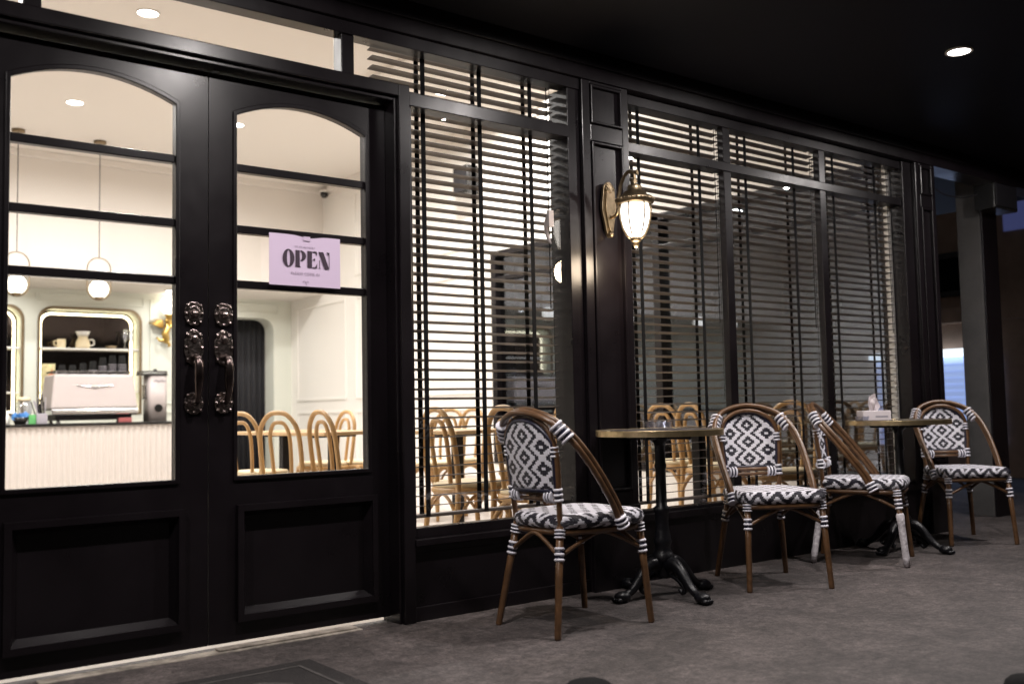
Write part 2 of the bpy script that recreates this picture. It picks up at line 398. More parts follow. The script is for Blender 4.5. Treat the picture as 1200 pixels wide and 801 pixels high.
# fascia and porch soffit
m = MB(); m.box(-2.4, 9.0, -.012, .16, 2.52, 2.66); m.box(-2.4, 7.0, -.03, -.012, 2.585, 2.66); part('fascia', m, M['black'])
m = MB(); m.box(-2.4, 9.0, -3.4, .165, 2.66, 2.75); m.box(6.25, 9.0, .165, 3.0, 2.66, 2.75); part('soffit', m, M['soffit'], 0)
m = MB(); m.box(-2.4, 9.0, .165, 3, 4.0, 4.2); m.box(-2.4, 6.3, .05, .165, 2.76, 5.4); m.box(6.25, 6.4, .165, 9.9, 2.76, 5.4); m.box(6.26, 6.4, 4.62, 9.9, 0, 2.66); part('upper_wall', m, M['black'], 0)
# wall to the left of the doors (outside the frame)
m = MB(); m.box(-2.4, .5, 0, .16, 0, 2.52); part('side_panel', m, M['black'])
# pilasters with raised frames
def pilaster(x0, x1, y0):
    m = MB(); m.box(x0, x1, y0, .17, 0, 2.52)
    w = .05; f = .014
    for za, zb in ((2.31, 2.50), (.45, 2.205)):
        # stiles and rails proud of the panel
        pass
    m.box(x0, x0+.055, y0-f, y0+.002, .40, 2.52); m.box(x1-.045, x1, y0-f, y0+.002, .40, 2.52)
    m.box(x0+.055, x1-.045, y0-f, y0+.002, 2.505, 2.52); m.box(x0+.055, x1-.045, y0-f, y0+.002, 2.215, 2.30)
    m.box(x0+.055, x1-.045, y0-f, y0+.002, .40, .47); m.box(x0, x1, y0-f-.012, y0+.002, 0, .40)
    inset_frame(m, FRONT, x0+.058, x1-.048, 2.303, 2.502, .014, y0-.022, y0+.001)
    inset_frame(m, FRONT, x0+.058, x1-.048, .473, 2.212, .014, y0-.022, y0+.001)
    part('pilaster', m, M['black'], .004)
pilaster(3.25, 3.57, .012); pilaster(6.30, 6.55, .012)
m = MB(); m.box(6.19, 6.30, .03, .16, .34, 2.52); part('corner_post', m, M['black'])
m = MB(); m.box(6.165, 6.188, .128, .172, .34, 2.52); part('inner_jamb', m, M['white'], .003, label='cream painted jamb at the far end of the large window')

# ---- window one
wx0, wx1 = 2.25, 3.17
w1 = MB()
w1.box(1.93, 1.99, .02, .09, 2.295, 2.465); w1.box(.715, .775, .02, .09, 2.295, 2.465)
w1.box(.5, 3.246, .01, .09, 2.465, 2.521)                                        # head rail
w1.box(.5, .53, .02, .09, 2.295, 2.465)
w1.box(2.25, wx1, .012, .09, 2.212, 2.272)                                       # transom bar
w1.box(wx1, 3.246, .018, .16, .345, 2.465)                                       # right jamb
w1.box(2.25, 2.275, .03, .09, .345, 2.212)
w1.box(2.275, wx1, .03, .09, .345, .388)                                         # bottom rail
W1 = part('window', w1, M['black'], .003, label='narrower slatted window beside the doors')
m = MB(); m.box(.775, 1.93, .055, .061, 2.29, 2.47); part('pane', m, M['pane'], 0, W1)
m = MB(); m.box(1.99, wx1, .055, .061, 2.27, 2.47); part('pane', m, M['pane'], 0, W1)
m = MB(); m.box(2.27, wx1, .055, .061, .38, 2.215); part('pane', m, M['pane'], 0, W1)
m = MB(); m.tube(cr([(3.09, .075, 1.83), (3.09, .10, 1.80), (3.095, .105, 1.74), (3.115, .10, 1.69)], 4), [.012]*8+[.009, .008, .008, .007, .006], 10); m.box(3.075, 3.105, .062, .08, 1.77, 1.85)
part('window_handle', m, M['steam'], 0, W1)
# ---- window two
y2 = .045
w2 = MB()
w2.box(3.57, 6.19, y2, .12, 2.465, 2.521); w2.box(3.57, 6.19, y2, .12, 2.212, 2.262)
for a, b in ((4.37, 4.432), (5.276, 5.338)):
    w2.box(a, b, y2+.006, .095, 2.262, 2.465); w2.box(a, b, y2+.006, .095, .355, 2.212)
w2.box(3.57, 3.605, y2+.004, .12, .355, 2.212); w2.box(3.57, 3.605, y2+.004, .12, 2.262, 2.465)
w2.box(3.57, 6.19, y2, .12, .338, .355)
W2 = part('window', w2, M['black'], .003, label='wide slatted window with two mullions behind the far tables')
for a, b in ((3.605, 4.365), (4.44, 5.27), (5.345, 6.19)):
    for za, zb in ((.35, 2.215), (2.258, 2.468)):
        m = MB(); m.box(a-.005, b+.005, .085, .091, za, zb); part('pane', m, M['pane'], 0, W2)
# ---- end window towards the side street
e = MB()
e.box(6.16, 6.22, .173, .232, .34, 2.52)
for y in (2.22, 4.54): e.box(6.09, 6.22, y, y+.08, .34, 2.52)
e.box(6.09, 6.22, .252, 4.54, 2.46, 2.52); e.box(6.09, 6.22, .252, 4.54, .34, .40); e.box(6.09, 6.22, .252, 2.22, 2.21, 2.25); e.box(6.09, 6.22, 2.30, 4.54, 2.21, 2.25)
E_ = part('window', e, M['black'], .003, label='black framed side window at the far end of the room')
for ya, yb in ((.20, 2.22), (2.30, 4.54)):
    m = MB(); m.box(6.15, 6.156, ya-.005, yb+.005, .39, 2.47); part('pane', m, M['endpane'], 0, E_)

# ---- door frame
d = MB()
d.box(2.195, 2.25, 0, .16, .0, 2.295); d.box(.50, .565, 0, .16, 0, 2.295); d.box(.565, 2.195, 0, .16, 2.24, 2.295)
d.box(2.182, 2.195, .022, .16, 0, 2.24); d.box(.565, .578, .022, .16, 0, 2.24); d.box(.578, 2.182, .022, .16, 2.222, 2.24)
part('door_frame', d, M['black'], .004)
m = MB(); m.box(.80, 2.02, .045, .10, -.01, .005); m.box(1.42, 2.0, .058, .10, .005, .014); part('threshold', m, M['stone'], .003)
# ---- doors
def door(x0, x1, p0, p1, hx, lab):
    yf, yb = .10, .145
    zt, zb = 2.216, .025
    zc, apex = 2.075, 2.14
    n = 14
    arch = [(p0+(p1-p0)*k/n, zc+(apex-zc)*(1-(2*k/n-1)**2)) for k in range(n+1)]
    m = MB()
    m.prism(rect(x0, p0, zb, zt), FRONT, yf, yb); m.prism(rect(p1, x1, zb, zt), FRONT, yf, yb)
    top = arch+[(p1, zt), (p0, zt)]
    for k in range(n):
        (ua, va), (ub, vb) = arch[k], arch[k+1]
        m.prism([(ua, va), (ub, vb), (ub, zt), (ua, zt)], FRONT, yf, yb)
    m.prism(rect(p0, p1, .53, .645), FRONT, yf, yb); m.prism(rect(p0, p1, zb, .11), FRONT, yf, yb)
    m.prism(rect(p0, p1, .11, .53), FRONT, yf+.022, yb)
    bmesh.ops.remove_doubles(m.b, verts=m.b.verts[:], dist=1e-5)
    D = part('door', m, M['black'], 0, B, lab)
    # glazing bead following the arch
    ins = .016
    out = [(p0-.012, .633)]+[(p1+.012, .633)]+[(p1+.012-(p1-p0+.024)*k/n, zc+.004+(apex-zc+.008)*(1-(2*k/n-1)**2)) for k in range(n+1)]
    inn = [(p0+.004, .65)]+[(p1-.004, .65)]+[(p1-.004-(p1-p0-.008)*k/n, zc-.010+(apex-zc+.004)*(1-(2*k/n-1)**2)) for k in range(n+1)]
    m = MB(); m.strip(out, inn, FRONT, yf-.009, yf+.012); part('glazing_bead', m, M['black'], .003, D)
    for z in (1.857, 1.613, 1.395):
        m = MB(); m.box(p0+.003, p1-.003, yf+.004, yb-.004, z-.016, z+.016); part('glazing_bar', m, M['black'], .004, D)
    m = MB(); m.prism([(p0-.004, .64), (p1+.004, .64)]+[(u, v+.004) for u, v in arch[::-1]], FRONT, .124, .129); part('pane', m, M['pane'], 0, D)
    # raised mouldings of the lower panel (bolection with a sloped ledge)
    m = MB()
    a, b, c, e_ = p0+.012, p1+.018, .112, .528
    def ring(w): return [(a+w, c+w), (b-w, c+w), (b-w, e_-w), (a+w, e_-w)]
    m.strip(ring(-.012), ring(.012), FRONT, yf-.024, yf+.004)
    o0 = [m.b.verts.new(FRONT(u, v, yf-.016)) for u, v in ring(.012)]; o1 = [m.b.verts.new(FRONT(u, v, yf+.021)) for u, v in ring(.034)]
    for k in range(4): m.f([o0[k], o0[(k+1) % 4], o1[(k+1) % 4], o1[k]])
    part('panel_moulding', m, M['black'], 0, D)
    # ornate pull handle: three cast plates and a curved grip
    for zc_, hh, nm in ((1.270, .042, 0), (1.142, .062, 1), (.932, .038, 2)):
        m = MB()
        N = 40; outl = []
        for k in range(N):
            t = 2*math.pi*k/N
            rr = 1+.07*math.cos(8*t)+.03*math.cos(4*t)
            ex = .034*rr*math.copysign(abs(math.cos(t))**.5, math.cos(t)); ez = hh*rr*math.copysign(abs(math.sin(t))**.5, math.sin(t))
            outl.append((hx+ex, zc_+ez))
        m.prism(outl, FRONT, yf-.008, yf+.001)
        inner = [(hx+(u-hx)*.62, zc_+(v-zc_)*.62) for u, v in outl]
        m.prism(inner, FRONT, yf-.014, yf-.007)
        for (bx, bz) in ((-.024, .75), (.024, .75), (0, .92), (-.024, -.75), (.024, -.75), (0, -.92), (-.030, 0), (.030, 0)):
            m.ball((hx+bx, yf-.010, zc_+bz*hh), .0072, 8)
        if nm != 1: m.ball((hx, yf-.018, zc_), .016, 10)
        else:
            m.ball((hx, yf-.014, zc_+.033), .014, 10, (1, 1, 1.3))
        part('handle_plate', m, M['bronze'], .0015, D)
    m = MB()
    g = cr([(hx, yf-.005, 1.098), (hx, yf-.040, 1.105), (hx, yf-.060, 1.080), (hx, yf-.062, 1.02), (hx, yf-.055, .965), (hx, yf-.036, .935), (hx, yf-.004, .930)], 5)
    rr = [.010+.008*math.exp(-((i-13)/7)**2) for i in range(len(g))]
    m.tube(g, rr, 12); m.ball((hx, yf-.052, 1.098), .0155, 10); m.ball((hx, yf-.046, .942), .012, 10)
    part('handle', m, M['bronzedk'], 0, D)
    return D
door(.580, 1.392, .692, 1.27, 1.336, 'left leaf of the double doors without a notice')
door(1.396, 2.180, 1.503, 2.083, 1.452, 'right leaf of the double doors carrying the paper notice')

# ================================================================== NOTICE ON THE DOOR
sg = thing('paper_sign', 'lilac paper notice reading OPEN taped across the right door', 'sign', (1.794, .088, 1.40))
m = MB(); NX, NZ = 16, 8; g = [[None]*(NZ+1) for _ in range(NX+1)]
def sgy(u, v): return -.004*math.sin(u*2.4+.6)-.006*max(0, v-.8)*math.sin(u*math.pi)
for side in (0, 1):
    for i in range(NX+1):
        for j in range(NZ+1):
            u, v = i/NX, j/NZ; dip = .010*math.exp(-((u-.55)/.15)**2)*v
            g[i][j] = m.b.verts.new(((u-.5)*.316, sgy(u, v)+.0006*side, v*.208-dip))
    for i in range(NX):
        for j in range(NZ): m.f([g[i][j], g[i+1][j], g[i+1][j+1], g[i][j+1]], True)
m.build('sheet', M['paper'], sg)
def lett(m, P, x, z, s):
    vs = [m.b.verts.new((x+u*s, -.0065, z+v*s)) for u, v in P]; m.f(vs)
m = MB(); s = .069; z0 = .077
# O : two fat crescents joined by hairlines
N = 24
for sgn in (-1, 1):
    outp = [(.37+sgn*.37*math.sin(math.pi*k/N), .5+.52*math.cos(math.pi*k/N)) for k in range(N+1)]
    inp = [(.37+sgn*.10*math.sin(math.pi*k/N), .5+.47*math.cos(math.pi*k/N)) for k in range(N+1)]
    for k in range(N): lett(m, [outp[k], outp[k+1], inp[k+1], inp[k]], -.102, z0, s)
# P
lett(m, [(0, 0), (.34, 0), (.34, .04), (.30, .06), (.30, 1), (.02, 1), (.02, .06), (0, .04)], -.048, z0, s)
outp = [(.34+.36*math.sin(math.pi*k/N), .68+.32*math.cos(math.pi*k/N)) for k in range(N+1)]
inp = [(.34+.10*math.sin(math.pi*k/N), .68+.26*math.cos(math.pi*k/N)) for k in range(N+1)]
for k in range(N): lett(m, [outp[k], outp[k+1], inp[k+1], inp[k]], -.048, z0, s)
# E
lett(m, [(0, 0), (.30, 0), (.30, 1), (0, 1)], .006, z0, s)
for q in ([(.32, .94), (.62, 1), (.32, 1)], [(.62, 1), (.62, .72), (.50, .94)], [(.32, .94), (.50, .94), (.62, 1)], [(.32, 0), (.62, 0), (.32, .06)], [(.62, 0), (.64, .30), (.50, .06)], [(.32, .06), (.62, 0), (.50, .06)], [(.33, .50), (.50, .60), (.50, .42)]): lett(m, q, .006, z0, s)
# N
for q in ([(0, 0), (.14, 0), (.09, .05), (.09, .5), (.05, .5), (.05, .05)], [(0, 1), (.32, 1), (.70, 0), (.40, 0)], [(.56, 1), (.72, 1), (.72, 0), (.68, .12), (.68, .95)], [(.52, 1), (.72, 1), (.68, .82)]): lett(m, q, .056, z0, s)
m.build('lettering', M['ink'], sg)
def text(body, x, z, size, mt, parent, y=-.0068, sp=1.0):
    c = bpy.data.curves.new('text', 'FONT'); c.body = body; c.size = size; c.align_x = 'CENTER'; c.space_character = sp; c.extrude = .0001
    o = bpy.data.objects.new('tmp', c); COL.objects.link(o)
    dg = bpy.context.evaluated_depsgraph_get(); me = bpy.data.meshes.new_from_object(o.evaluated_get(dg))
    COL.objects.unlink(o); bpy.data.objects.remove(o)
    me.materials.clear(); me.materials.append(mt)
    t = bpy.data.objects.new('lettering', me); COL.objects.link(t); t.parent = parent; t.location = (x, y, z); t.rotation_euler = (R(90), 0, 0)
    return t
text('YES, WE ARE HAPPILY', -.005, .157, .0095, M['inkpale'], sg)
text('PLEASE COME IN', -.003, .046, .0150, M['inkpale'], sg, sp=1.15)
m = MB()
m.tube(cr([(-.014, -.0068, .017), (-.006, -.0068, .022), (0, -.0068, .012), (.004, -.0068, .021), (.012, -.0068, .017)], 5), .0008, 5); m.tube([(0, -.0068, .004), (0, -.0068, .012)], .0008, 5)
m.build('emblem', M['inkpale'], sg)

m = MB(); m.box(-.012, .018, -.0085, -.0080, .186, .204); m.build('tape', mat('frosted_tape', (.57, .46, .60), .4), sg)

# ================================================================== VENETIAN BLINDS
def blind(x0, x1, z0, z1, tapes, label, yc=.135):
    b = thing('venetian_blind', label, 'blind', ((x0+x1)/2, yc, z1), 0, 'slatted blinds in the front windows')
    hw = (x1-x0)/2; m = MB(); ta = R(7); n = int((z1-z0-.05)/.0428)
    for k in range(n):
        zc = -.05-k*.0428; sag = random.uniform(-.0022, .0022)
        a = ta+random.uniform(-.035, .035)
        dy, dz = .025*math.cos(a), .025*math.sin(a)
        # thin slat, outer edge raised
        pr = [(-dy, dz+.0012), (0, .0030), (dy, -dz+.0012), (dy, -dz-.0012), (0, .0006), (-dy, dz-.0012)]
        A = [m.b.verts.new((-hw, y, zc+z+sag)) for y, z in pr]; Bv = [m.b.verts.new((hw, y, zc+z-sag)) for y, z in pr]
        m.f(A[::-1]); m.f(Bv)
        for i in range(6): m.f([A[i], A[(i+1) % 6], Bv[(i+1) % 6], Bv[i]])
    m.build('slat_stack', M['slat'], b)
    m = MB(); m.box(-hw, hw, -.028, .028, -.035, .02); m.build('headrail', M['tape'], b, .003)
    zb = -.05-n*.0428
    m = MB(); m.box(-hw, hw, -.022, .022, zb-.006, zb+.008); m.build('bottom_rail', M['slat'], b, .003)
    for t in tapes:
        m = MB(); x = t-(x0+x1)/2
        m.box(x-.012, x+.012, -.0275, -.0265, zb, -.03); m.box(x-.012, x+.012, .0265, .0275, zb, -.03)
        m.build('ladder_tape', M['tape'], b)
    m = MB(); m.tube([(hw-.05, -.034, -.03), (hw-.048, -.034, zb*.55)], .0025, 6); m.tube([(hw-.03, -.034, -.03), (hw-.03, -.034, zb*.75)], .0012, 5)
    m.build('pull_cord', M['tape'], b)
    return b
blind(2.13, 3.155, .40, 2.53, (2.385, 2.70, 3.005), 'dark slatted blind in the narrower window beside the doors')
blind(3.63, 4.40, .36, 2.53, (3.745, 4.225), 'dark slatted blind behind the wall lantern')
blind(4.43, 5.30, .36, 2.53, (4.63, 5.09), 'dark slatted blind in the middle of the wide window')
blind(5.33, 6.158, .36, 2.53, (5.50, 5.97), 'dark slatted blind at the far end of the wide window')

# ================================================================== WALL LANTERN
L = thing('wall_lantern', 'lit brass wall lantern with opal shade on the black pilaster', 'wall lamp', (3.405, -.002, 0))
m = MB()
outl = []
for k in range(36):
    t = 2*math.pi*k/36; z = math.sin(t); w = .045*(1+.28*z)*math.cos(t)*(1 if abs(z) < .8 else .95)
    outl.append((w*(1+.08*math.cos(6*t)), 1.872+.142*z))
m.prism(outl, FRONT, -.016, 0)
m.prism([(u*.66, 1.872+(v-1.872)*.78) for u, v in outl], FRONT, -.026, -.015)
for k in range(-3, 4): m.tube([(0, -.028, 1.955), (.010*k, -.020, 2.005-.003*k*k)], [.004, .006], 6)
m.ball((0, -.022, 1.745), .016, 10)
m.build('back_plate', M['brass'], L, .002)
m = MB(); m.tube(cr([(0, -.02, 1.83), (0, -.07, 1.845), (0, -.085, 1.92), (0, -.105, 1.99), (0, -.15, 2.035), (0, -.19, 2.02), (0, -.20, 1.985)], 6), .0085, 10)
m.tube(cr([(0, -.195, 2.02), (0, -.215, 2.03), (0, -.218, 2.008)], 4), .006, 8)
m.build('arm', M['brass'], L)
ax = (0, -.195, 0)
m = MB(); m.lathe([(0, 1.995), (.012, 1.992), (.015, 1.98), (.010, 1.97), (.030, 1.962), (.036, 1.95), (.036, 1.935), (.052, 1.928), (.062, 1.912), (.086, 1.902), (.094, 1.895), (.096, 1.885), (.090, 1.872), (.080, 1.868), (0, 1.868)], ax, 28)
for k in range(28):
    t = 2*math.pi*k/28; m.ball((.093*math.cos(t), -.195+.093*math.sin(t), 1.889), .0065, 6)
m.build('cap', M['brass'], L)
m = MB(); m.lathe([(.066, 1.866), (.070, 1.84), (.068, 1.80), (.057, 1.755), (.040, 1.722), (.022, 1.705), (0, 1.703)], ax, 24); m.build('shade', M['shade'], L)
m = MB()
for k in range(6):
    t = 2*math.pi*(k+.35)/6
    m.tube([(r*math.cos(t), -.195+r*math.sin(t), z) for r, z in ((.074, 1.868), (.078, 1.84), (.075, 1.80), (.064, 1.752), (.046, 1.715), (.024, 1.698))], .0038, 6)
m.build('cage', M['brass'], L)
m = MB(); m.lathe([(.026, 1.704), (.028, 1.692), (.022, 1.684), (.014, 1.680), (.016, 1.668), (.008, 1.655), (0, 1.652)], ax, 16); m.build('finial', M['brass'], L)
pl = bpy.data.lights.new('lantern_bulb', 'POINT'); pl.energy = 10.0; pl.color = (1, .80, .58); pl.shadow_soft_size = .07
po = bpy.data.objects.new('lantern_bulb', pl); COL.objects.link(po); po.location = (0, -.195, 1.655-.03); po.parent = L; po.location = (0, -.195, 1.60)

# ================================================================== BISTRO CHAIRS (outside)
def chair(name, label, wrapped=()):
    t = thing(name, label, 'chair', (0, 0, 0), 0, 'woven bistro chairs on the pavement')
    def bind(p, d_, r, L_, n=3, seg=10):
        p, d_ = Vector(p), Vector(d_).normalized(); mm = MB(); mm.mi = 1
        mm.tube([p-d_*L_/2, p+d_*L_/2], r+.0015, seg); mm.mi = 0
        w = L_/(2*n-1)
        for k in range(n):
            c = p-d_*L_/2+d_*(2*k+.5)*w
            mm.tube([c-d_*w*.55, c-d_*w*.3, c, c+d_*w*.3, c+d_*w*.55], [r+.0008, r+.0042, r+.005, r+.0042, r+.0008], seg)
        mm.build('cane_binding', [M['ribw'], M['ribk']], t)
    legs = {'bl': ((-.245, .188, 0), (-.178, .137, .42)), 'br': ((-.245, -.188, 0), (-.178, -.137, .42)), 'fl': ((.245, .205, 0), (.205, .187, .425)), 'fr': ((.245, -.205, 0), (.205, -.187, .425))}
    at = {}
    for k, (a, b) in legs.items():
        a, b = Vector(a), Vector(b); at[k] = lambda z, a=a, b=b: a+(b-a)*(z/b.z)
        m = MB(); m.tube([a, a+Vector((0, 0, .006)), (a+b)/2, b], [.0125, .0135, .0145, .0155], 12)
        o = m.build('leg', M['cane'], t)
        if k in wrapped:
            mm = MB(); ps = [at[k](z) for z in (.004, .05, .10, .16, .22, .275, .285)]
            mm.tube(ps, [.0175, .0185, .0175, .019, .0185, .022, .017], 12); mm.build('plastic_wrap', M['wrap'], o); o['label'] = 'leg still wrapped in white plastic'
        d_ = b-a
        bind(at[k](.315 if k not in wrapped else .335), d_, .0165, .054, 3)
        bind(at[k](.392), d_, .0185, .034, 3)
    sm = lambda P: [(p[0], -p[1], p[2]) for p in P[-2::-1]]
    half = [(.085, .212, .415), (.05, .219, .49), (-.06, .226, .64), (-.155, .214, .755), (-.215, .165, .828), (-.243, .088, .864), (-.252, 0, .876)]
    hoop = cr(half+sm(half), 6)
    m = MB()
    for off in (-.0105, .0105):
        pts = []
        for i, p in enumerate(hoop):
            tg = (hoop[min(i+1, len(hoop)-1)]-hoop[max(i-1, 0)]).normalized()
            side = tg.cross(Vector((1, 0, .35)).normalized()).normalized() if False else Vector((0.9, 0, .44)).cross(tg).cross(tg).normalized()
            pts.append(p+side*off)
        m.tube(pts, .0125, 10)
    m.build('back_hoop', M['cane'], t)
    ih = [(-.178, .137, .40), (-.190, .149, .55), (-.206, .158, .70), (-.222, .134, .795), (-.232, .070, .840), (-.236, 0, .853)]
    inner = cr(ih+sm(ih), 6)
    m = MB(); m.tube(inner, .0115, 10); m.build('inner_hoop', M['cane'], t)
    m = MB(); m.tube([(-.191, -.146, .548), (-.20, 0, .548), (-.191, .146, .548)], .011, 10); m.tube([(-.190, -.146, .525), (-.199, 0, .525), (-.190, .146, .525)], .009, 10); m.build('back_crossbar', M['cane'], t)
    # woven back panel
    m = MB(); NU, NV = 14, 16; gr = {}
    for sd in (0, 1):
        for i in range(NU+1):
            for j in range(NV+1):
                u = -1+2*i/NU; v = j/NV
                topz = .839-.088*abs(u)**2.4
                z = .560+(topz-.560)*v
                hwid = .139+.012*min(1, (z-.55)/.15) if z < .72 else .151
                y = u*hwid*.985
                x = -.180-.125*(z-.44)-.024*(1-u*u)+(.006 if sd else -.006)
                gr[sd, i, j] = m.b.verts.new((x, y, z))
        for i in range(NU):
            for j in range(NV): m.f([gr[sd, i, j], gr[sd, i+1, j], gr[sd, i+1, j+1], gr[sd, i, j+1]], True)
    ed = [(i, 0) for i in range(NU)]+[(NU, j) for j in range(NV)]+[(NU-i, NV) for i in range(NU)]+[(0, NV-j) for j in range(NV)]
    for k in range(len(ed)):
        a, b = ed[k], ed[(k+1) % len(ed)]; m.f([gr[(0,)+a], gr[(0,)+b], gr[(1,)+b], gr[(1,)+a]])
    bp = m.build('back_panel', M['weaveB'], t)
    m = MB(); rim = [(gr_x) for gr_x in []]
    pts = []
    for (i, j) in ed:
        u = -1+2*i/NU; v = j/NV; topz = .839-.088*abs(u)**2.4; z = .560+(topz-.560)*v
        hwid = .139+.012*min(1, (z-.55)/.15) if z < .72 else .151
        pts.append((-.180-.125*(z-.44)-.024*(1-u*u), u*hwid*.985, z))
    m.tube(pts, .0095, 8, True); m.build('back_edging', M['ribk'], bp)
    # seat: rounded pad with a woven rim
    def outline(gx, n=48):
        P = []
        for k in range(n):
            a = 2*math.pi*k/n; c, s_ = math.cos(a), math.sin(a)
            x = .026+(.228-gx)*math.copysign(abs(c)**.42, c); hw_ = .198+.022*(x/.2)
            P.append((x, (hw_-gx)*math.copysign(abs(s_)**.42, s_)))
        return P
    m = MB(); rings = []
    for gx, z in ((.014, .408), (.0, .416), (-.007, .436), (-.002, .455), (.012, .466)):
        rings.append([m.b.verts.new((x, y, z)) for x, y in outline(gx)])
    m.mi = 1
    for A, Bq in zip(rings, rings[1:]):
        for k in range(48): m.f([A[k], A[(k+1) % 48], Bq[(k+1) % 48], Bq[k]], True)
    m.f(rings[0][::-1]); m.mi = 0
    last = rings[-1]
    for fq, z in ((.8, .469), (.5, .467), (.2, .465)):
        cur = [m.b.verts.new((.026+(x-.026)*fq, y*fq, z)) for x, y in outline(.012)]
        for k in range(48): m.f([last[k], last[(k+1) % 48], cur[(k+1) % 48], cur[k]], True)
        last = cur
    m.f(last, True)
    m.build('seat', [M['weaveS'], M['weaveE']], t)
    m = MB(); m.tube([(x, y, .396) for x, y in outline(.016, 40)], .0125, 10, True); m.build('seat_rail', M['cane'], t)
    # arched braces between neighbouring legs
    for a, b in (('bl', 'br'), ('fl', 'fr'), ('bl', 'fl'), ('br', 'fr')):
        A, Bq = at[a](.305), at[b](.305); mid = (A+Bq)/2; m = MB()
        m.tube(cr([A, A*.72+Bq*.28+Vector((0, 0, .055)), mid+Vector((0, 0, .083)), A*.28+Bq*.72+Vector((0, 0, .055)), Bq], 6), .0085, 8)
        m.build('brace', M['cane'], t)
    for s_ in (1, -1):
        bind((.083, s_*.212, .425), (.04, 0, -.075), .025, .050, 3)
        bind((-.200, s_*.187, .792), (-.05, -s_*.045, .075), .0275, .080, 4)
        bind((-.2075, s_*.149, .715), (-.016, 0, .15), .0145, .042, 3)
        bind((-.190, s_*.146, .545), (-.012, 0, .15), .015, .052, 3)
        bind((-.194, s_*.105, .537), (0, 1, 0), .0225, .042, 3)
    return t
c1 = chair('bistro_chair', 'woven bistro chair turned away nearest the doors at the first round table')
c1.location = (2.73, -.447, 0)
c2 = dup(c1, (4.075, -.40, 0), math.atan2(-.487, -.274), 'woven bistro chair facing the street right of the first round table')
c4 = dup(c1, (6.15, -.30, 0), math.atan2(-.82, -.573), 'woven bistro chair farthest from the doors beside the corner column')
c3 = chair('bistro_chair', 'woven bistro chair seen side on with legs still wrapped in white plastic', ('br', 'fr'))
c3.location = (5.01, -.315, 0); c3.rotation_euler = (0, 0, math.atan2(-.89, .456))

# ================================================================== ROUND PAVEMENT TABLES
def table(label, loc, rz):
    t = thing('bistro_table', label, 'table', loc, rz, 'round pavement tables')
    m = MB(); m.lathe([(0, .750), (.288, .750), (.288, .773), (.283, .7755), (0, .7755)], seg=48); m.build('tabletop', M['dtop'], t)
    m = MB(); m.strip([(.300*math.cos(2*math.pi*k/48), .300*math.sin(2*math.pi*k/48)) for k in range(48)], [(.2885*math.cos(2*math.pi*k/48), .2885*math.sin(2*math.pi*k/48)) for k in range(48)], TOP, .7475, .7765); m.build('rim', M['rimbrass'], t, .002)
    m = MB(); m.lathe([(r_*.84, z_) for r_, z_ in [(0, .7485), (.055, .748), (.052, .725), (.035, .715), (.028, .69), (.030, .62), (.034, .61), (.034, .60), (.029, .59), (.031, .42), (.046, .41), (.048, .395), (.038, .385), (.036, .33), (.045, .27), (.052, .255), (.045, .24), (.042, .22), (.055, .20), (.066, .185), (.066, .17), (.050, .16), (.048, .10), (.040, .085), (0, .08)]], seg=24)
    for k in range(4): m.tube([(0, 0, .738), (.16*math.cos(k*math.pi/2+.4), .16*math.sin(k*math.pi/2+.4), .738)], .0095, 6)
    m.build('column', M['iron'], t)
    for k in range(4):
        a = k*math.pi/2; m = MB()
        path = cr([(.035, 0, .15), (.075, 0, .155), (.12, 0, .125), (.165, 0, .075), (.205, 0, .042), (.245, 0, .030), (.272, 0, .022)], 5)
        rr = [.034-.016*min(1, i/20) for i in range(len(path))]
        m.tube(path, rr, 10); m.ball((.252, 0, .026), .034, 12, (1.25, 1, .75))
        for s_ in (-1, 0, 1): m.ball((.283, s_*.017, .014), .0155, 8, (1.2, .9, .85))
        m.tube(cr([(.05, 0, .10), (.10, 0, .085), (.14, 0, .05), (.125, 0, .03), (.105, 0, .045)], 4), .010, 8)
        o = m.build('foot', M['iron'], t); o.rotation_euler = (0, 0, a)
    return t
table('round brass rimmed table between the first two woven chairs', (3.43, -.29, 0), R(-4))
t2 = table('round brass rimmed table holding the tissue box', (5.50, -.27, 0), R(5))
def ashtray(label, loc, s=1):
    m = MB(); n = 24; rings = []
    for r, z in ((.035, 0), (.050, .004), (.058, .03), (.054, .031), (.045, .012), (.0, .010)):
        if r == 0: rings.append([m.b.verts.new((0, 0, z*s))])
        else: rings.append([m.b.verts.new((r*s*(1+.05*(k % 2))*math.cos(2*math.pi*k/n), r*s*(1+.05*(k % 2))*math.sin(2*math.pi*k/n), z*s+(.004*s*(k % 2) if z > .02 else 0))) for k in range(n)])
    for A, Bq in zip(rings, rings[1:]):
        for k in range(n):
            if len(Bq) == 1: m.f([A[k], A[(k+1) % n], Bq[0]])
            else: m.f([A[k], A[(k+1) % n], Bq[(k+1) % n], Bq[k]])
    m.f(rings[0][::-1])
    tag(m.build('ashtray', M['tumbler'], loc=loc), label, 'ashtray', 'glass ashtrays on the round tables')
ashtray('wide cut glass ashtray on the first round table', (3.46, -.26, .776), 1.15)
ashtray('small cut glass ashtray beside the tissue box', (5.29, -.17, .776), .8)
tb = thing('tissue_box', 'pale tissue box with a tissue pulled up on the far round table', 'tissue box', (5.36, -.20, .776), R(-35))
m = MB(); m.box(-.085, .085, -.05, .05, 0, .058); m.build('box', M['tissue'], tb, .003)
m = MB(); m.box(-.045, .045, -.020, .020, .0575, .0592); m.build('slot', M['grey'], tb)
m = MB(); m.box(-.01, .065, -.0515, -.0503, .018, .028); m.build('printed_band', M['grey'], tb)
m = MB()
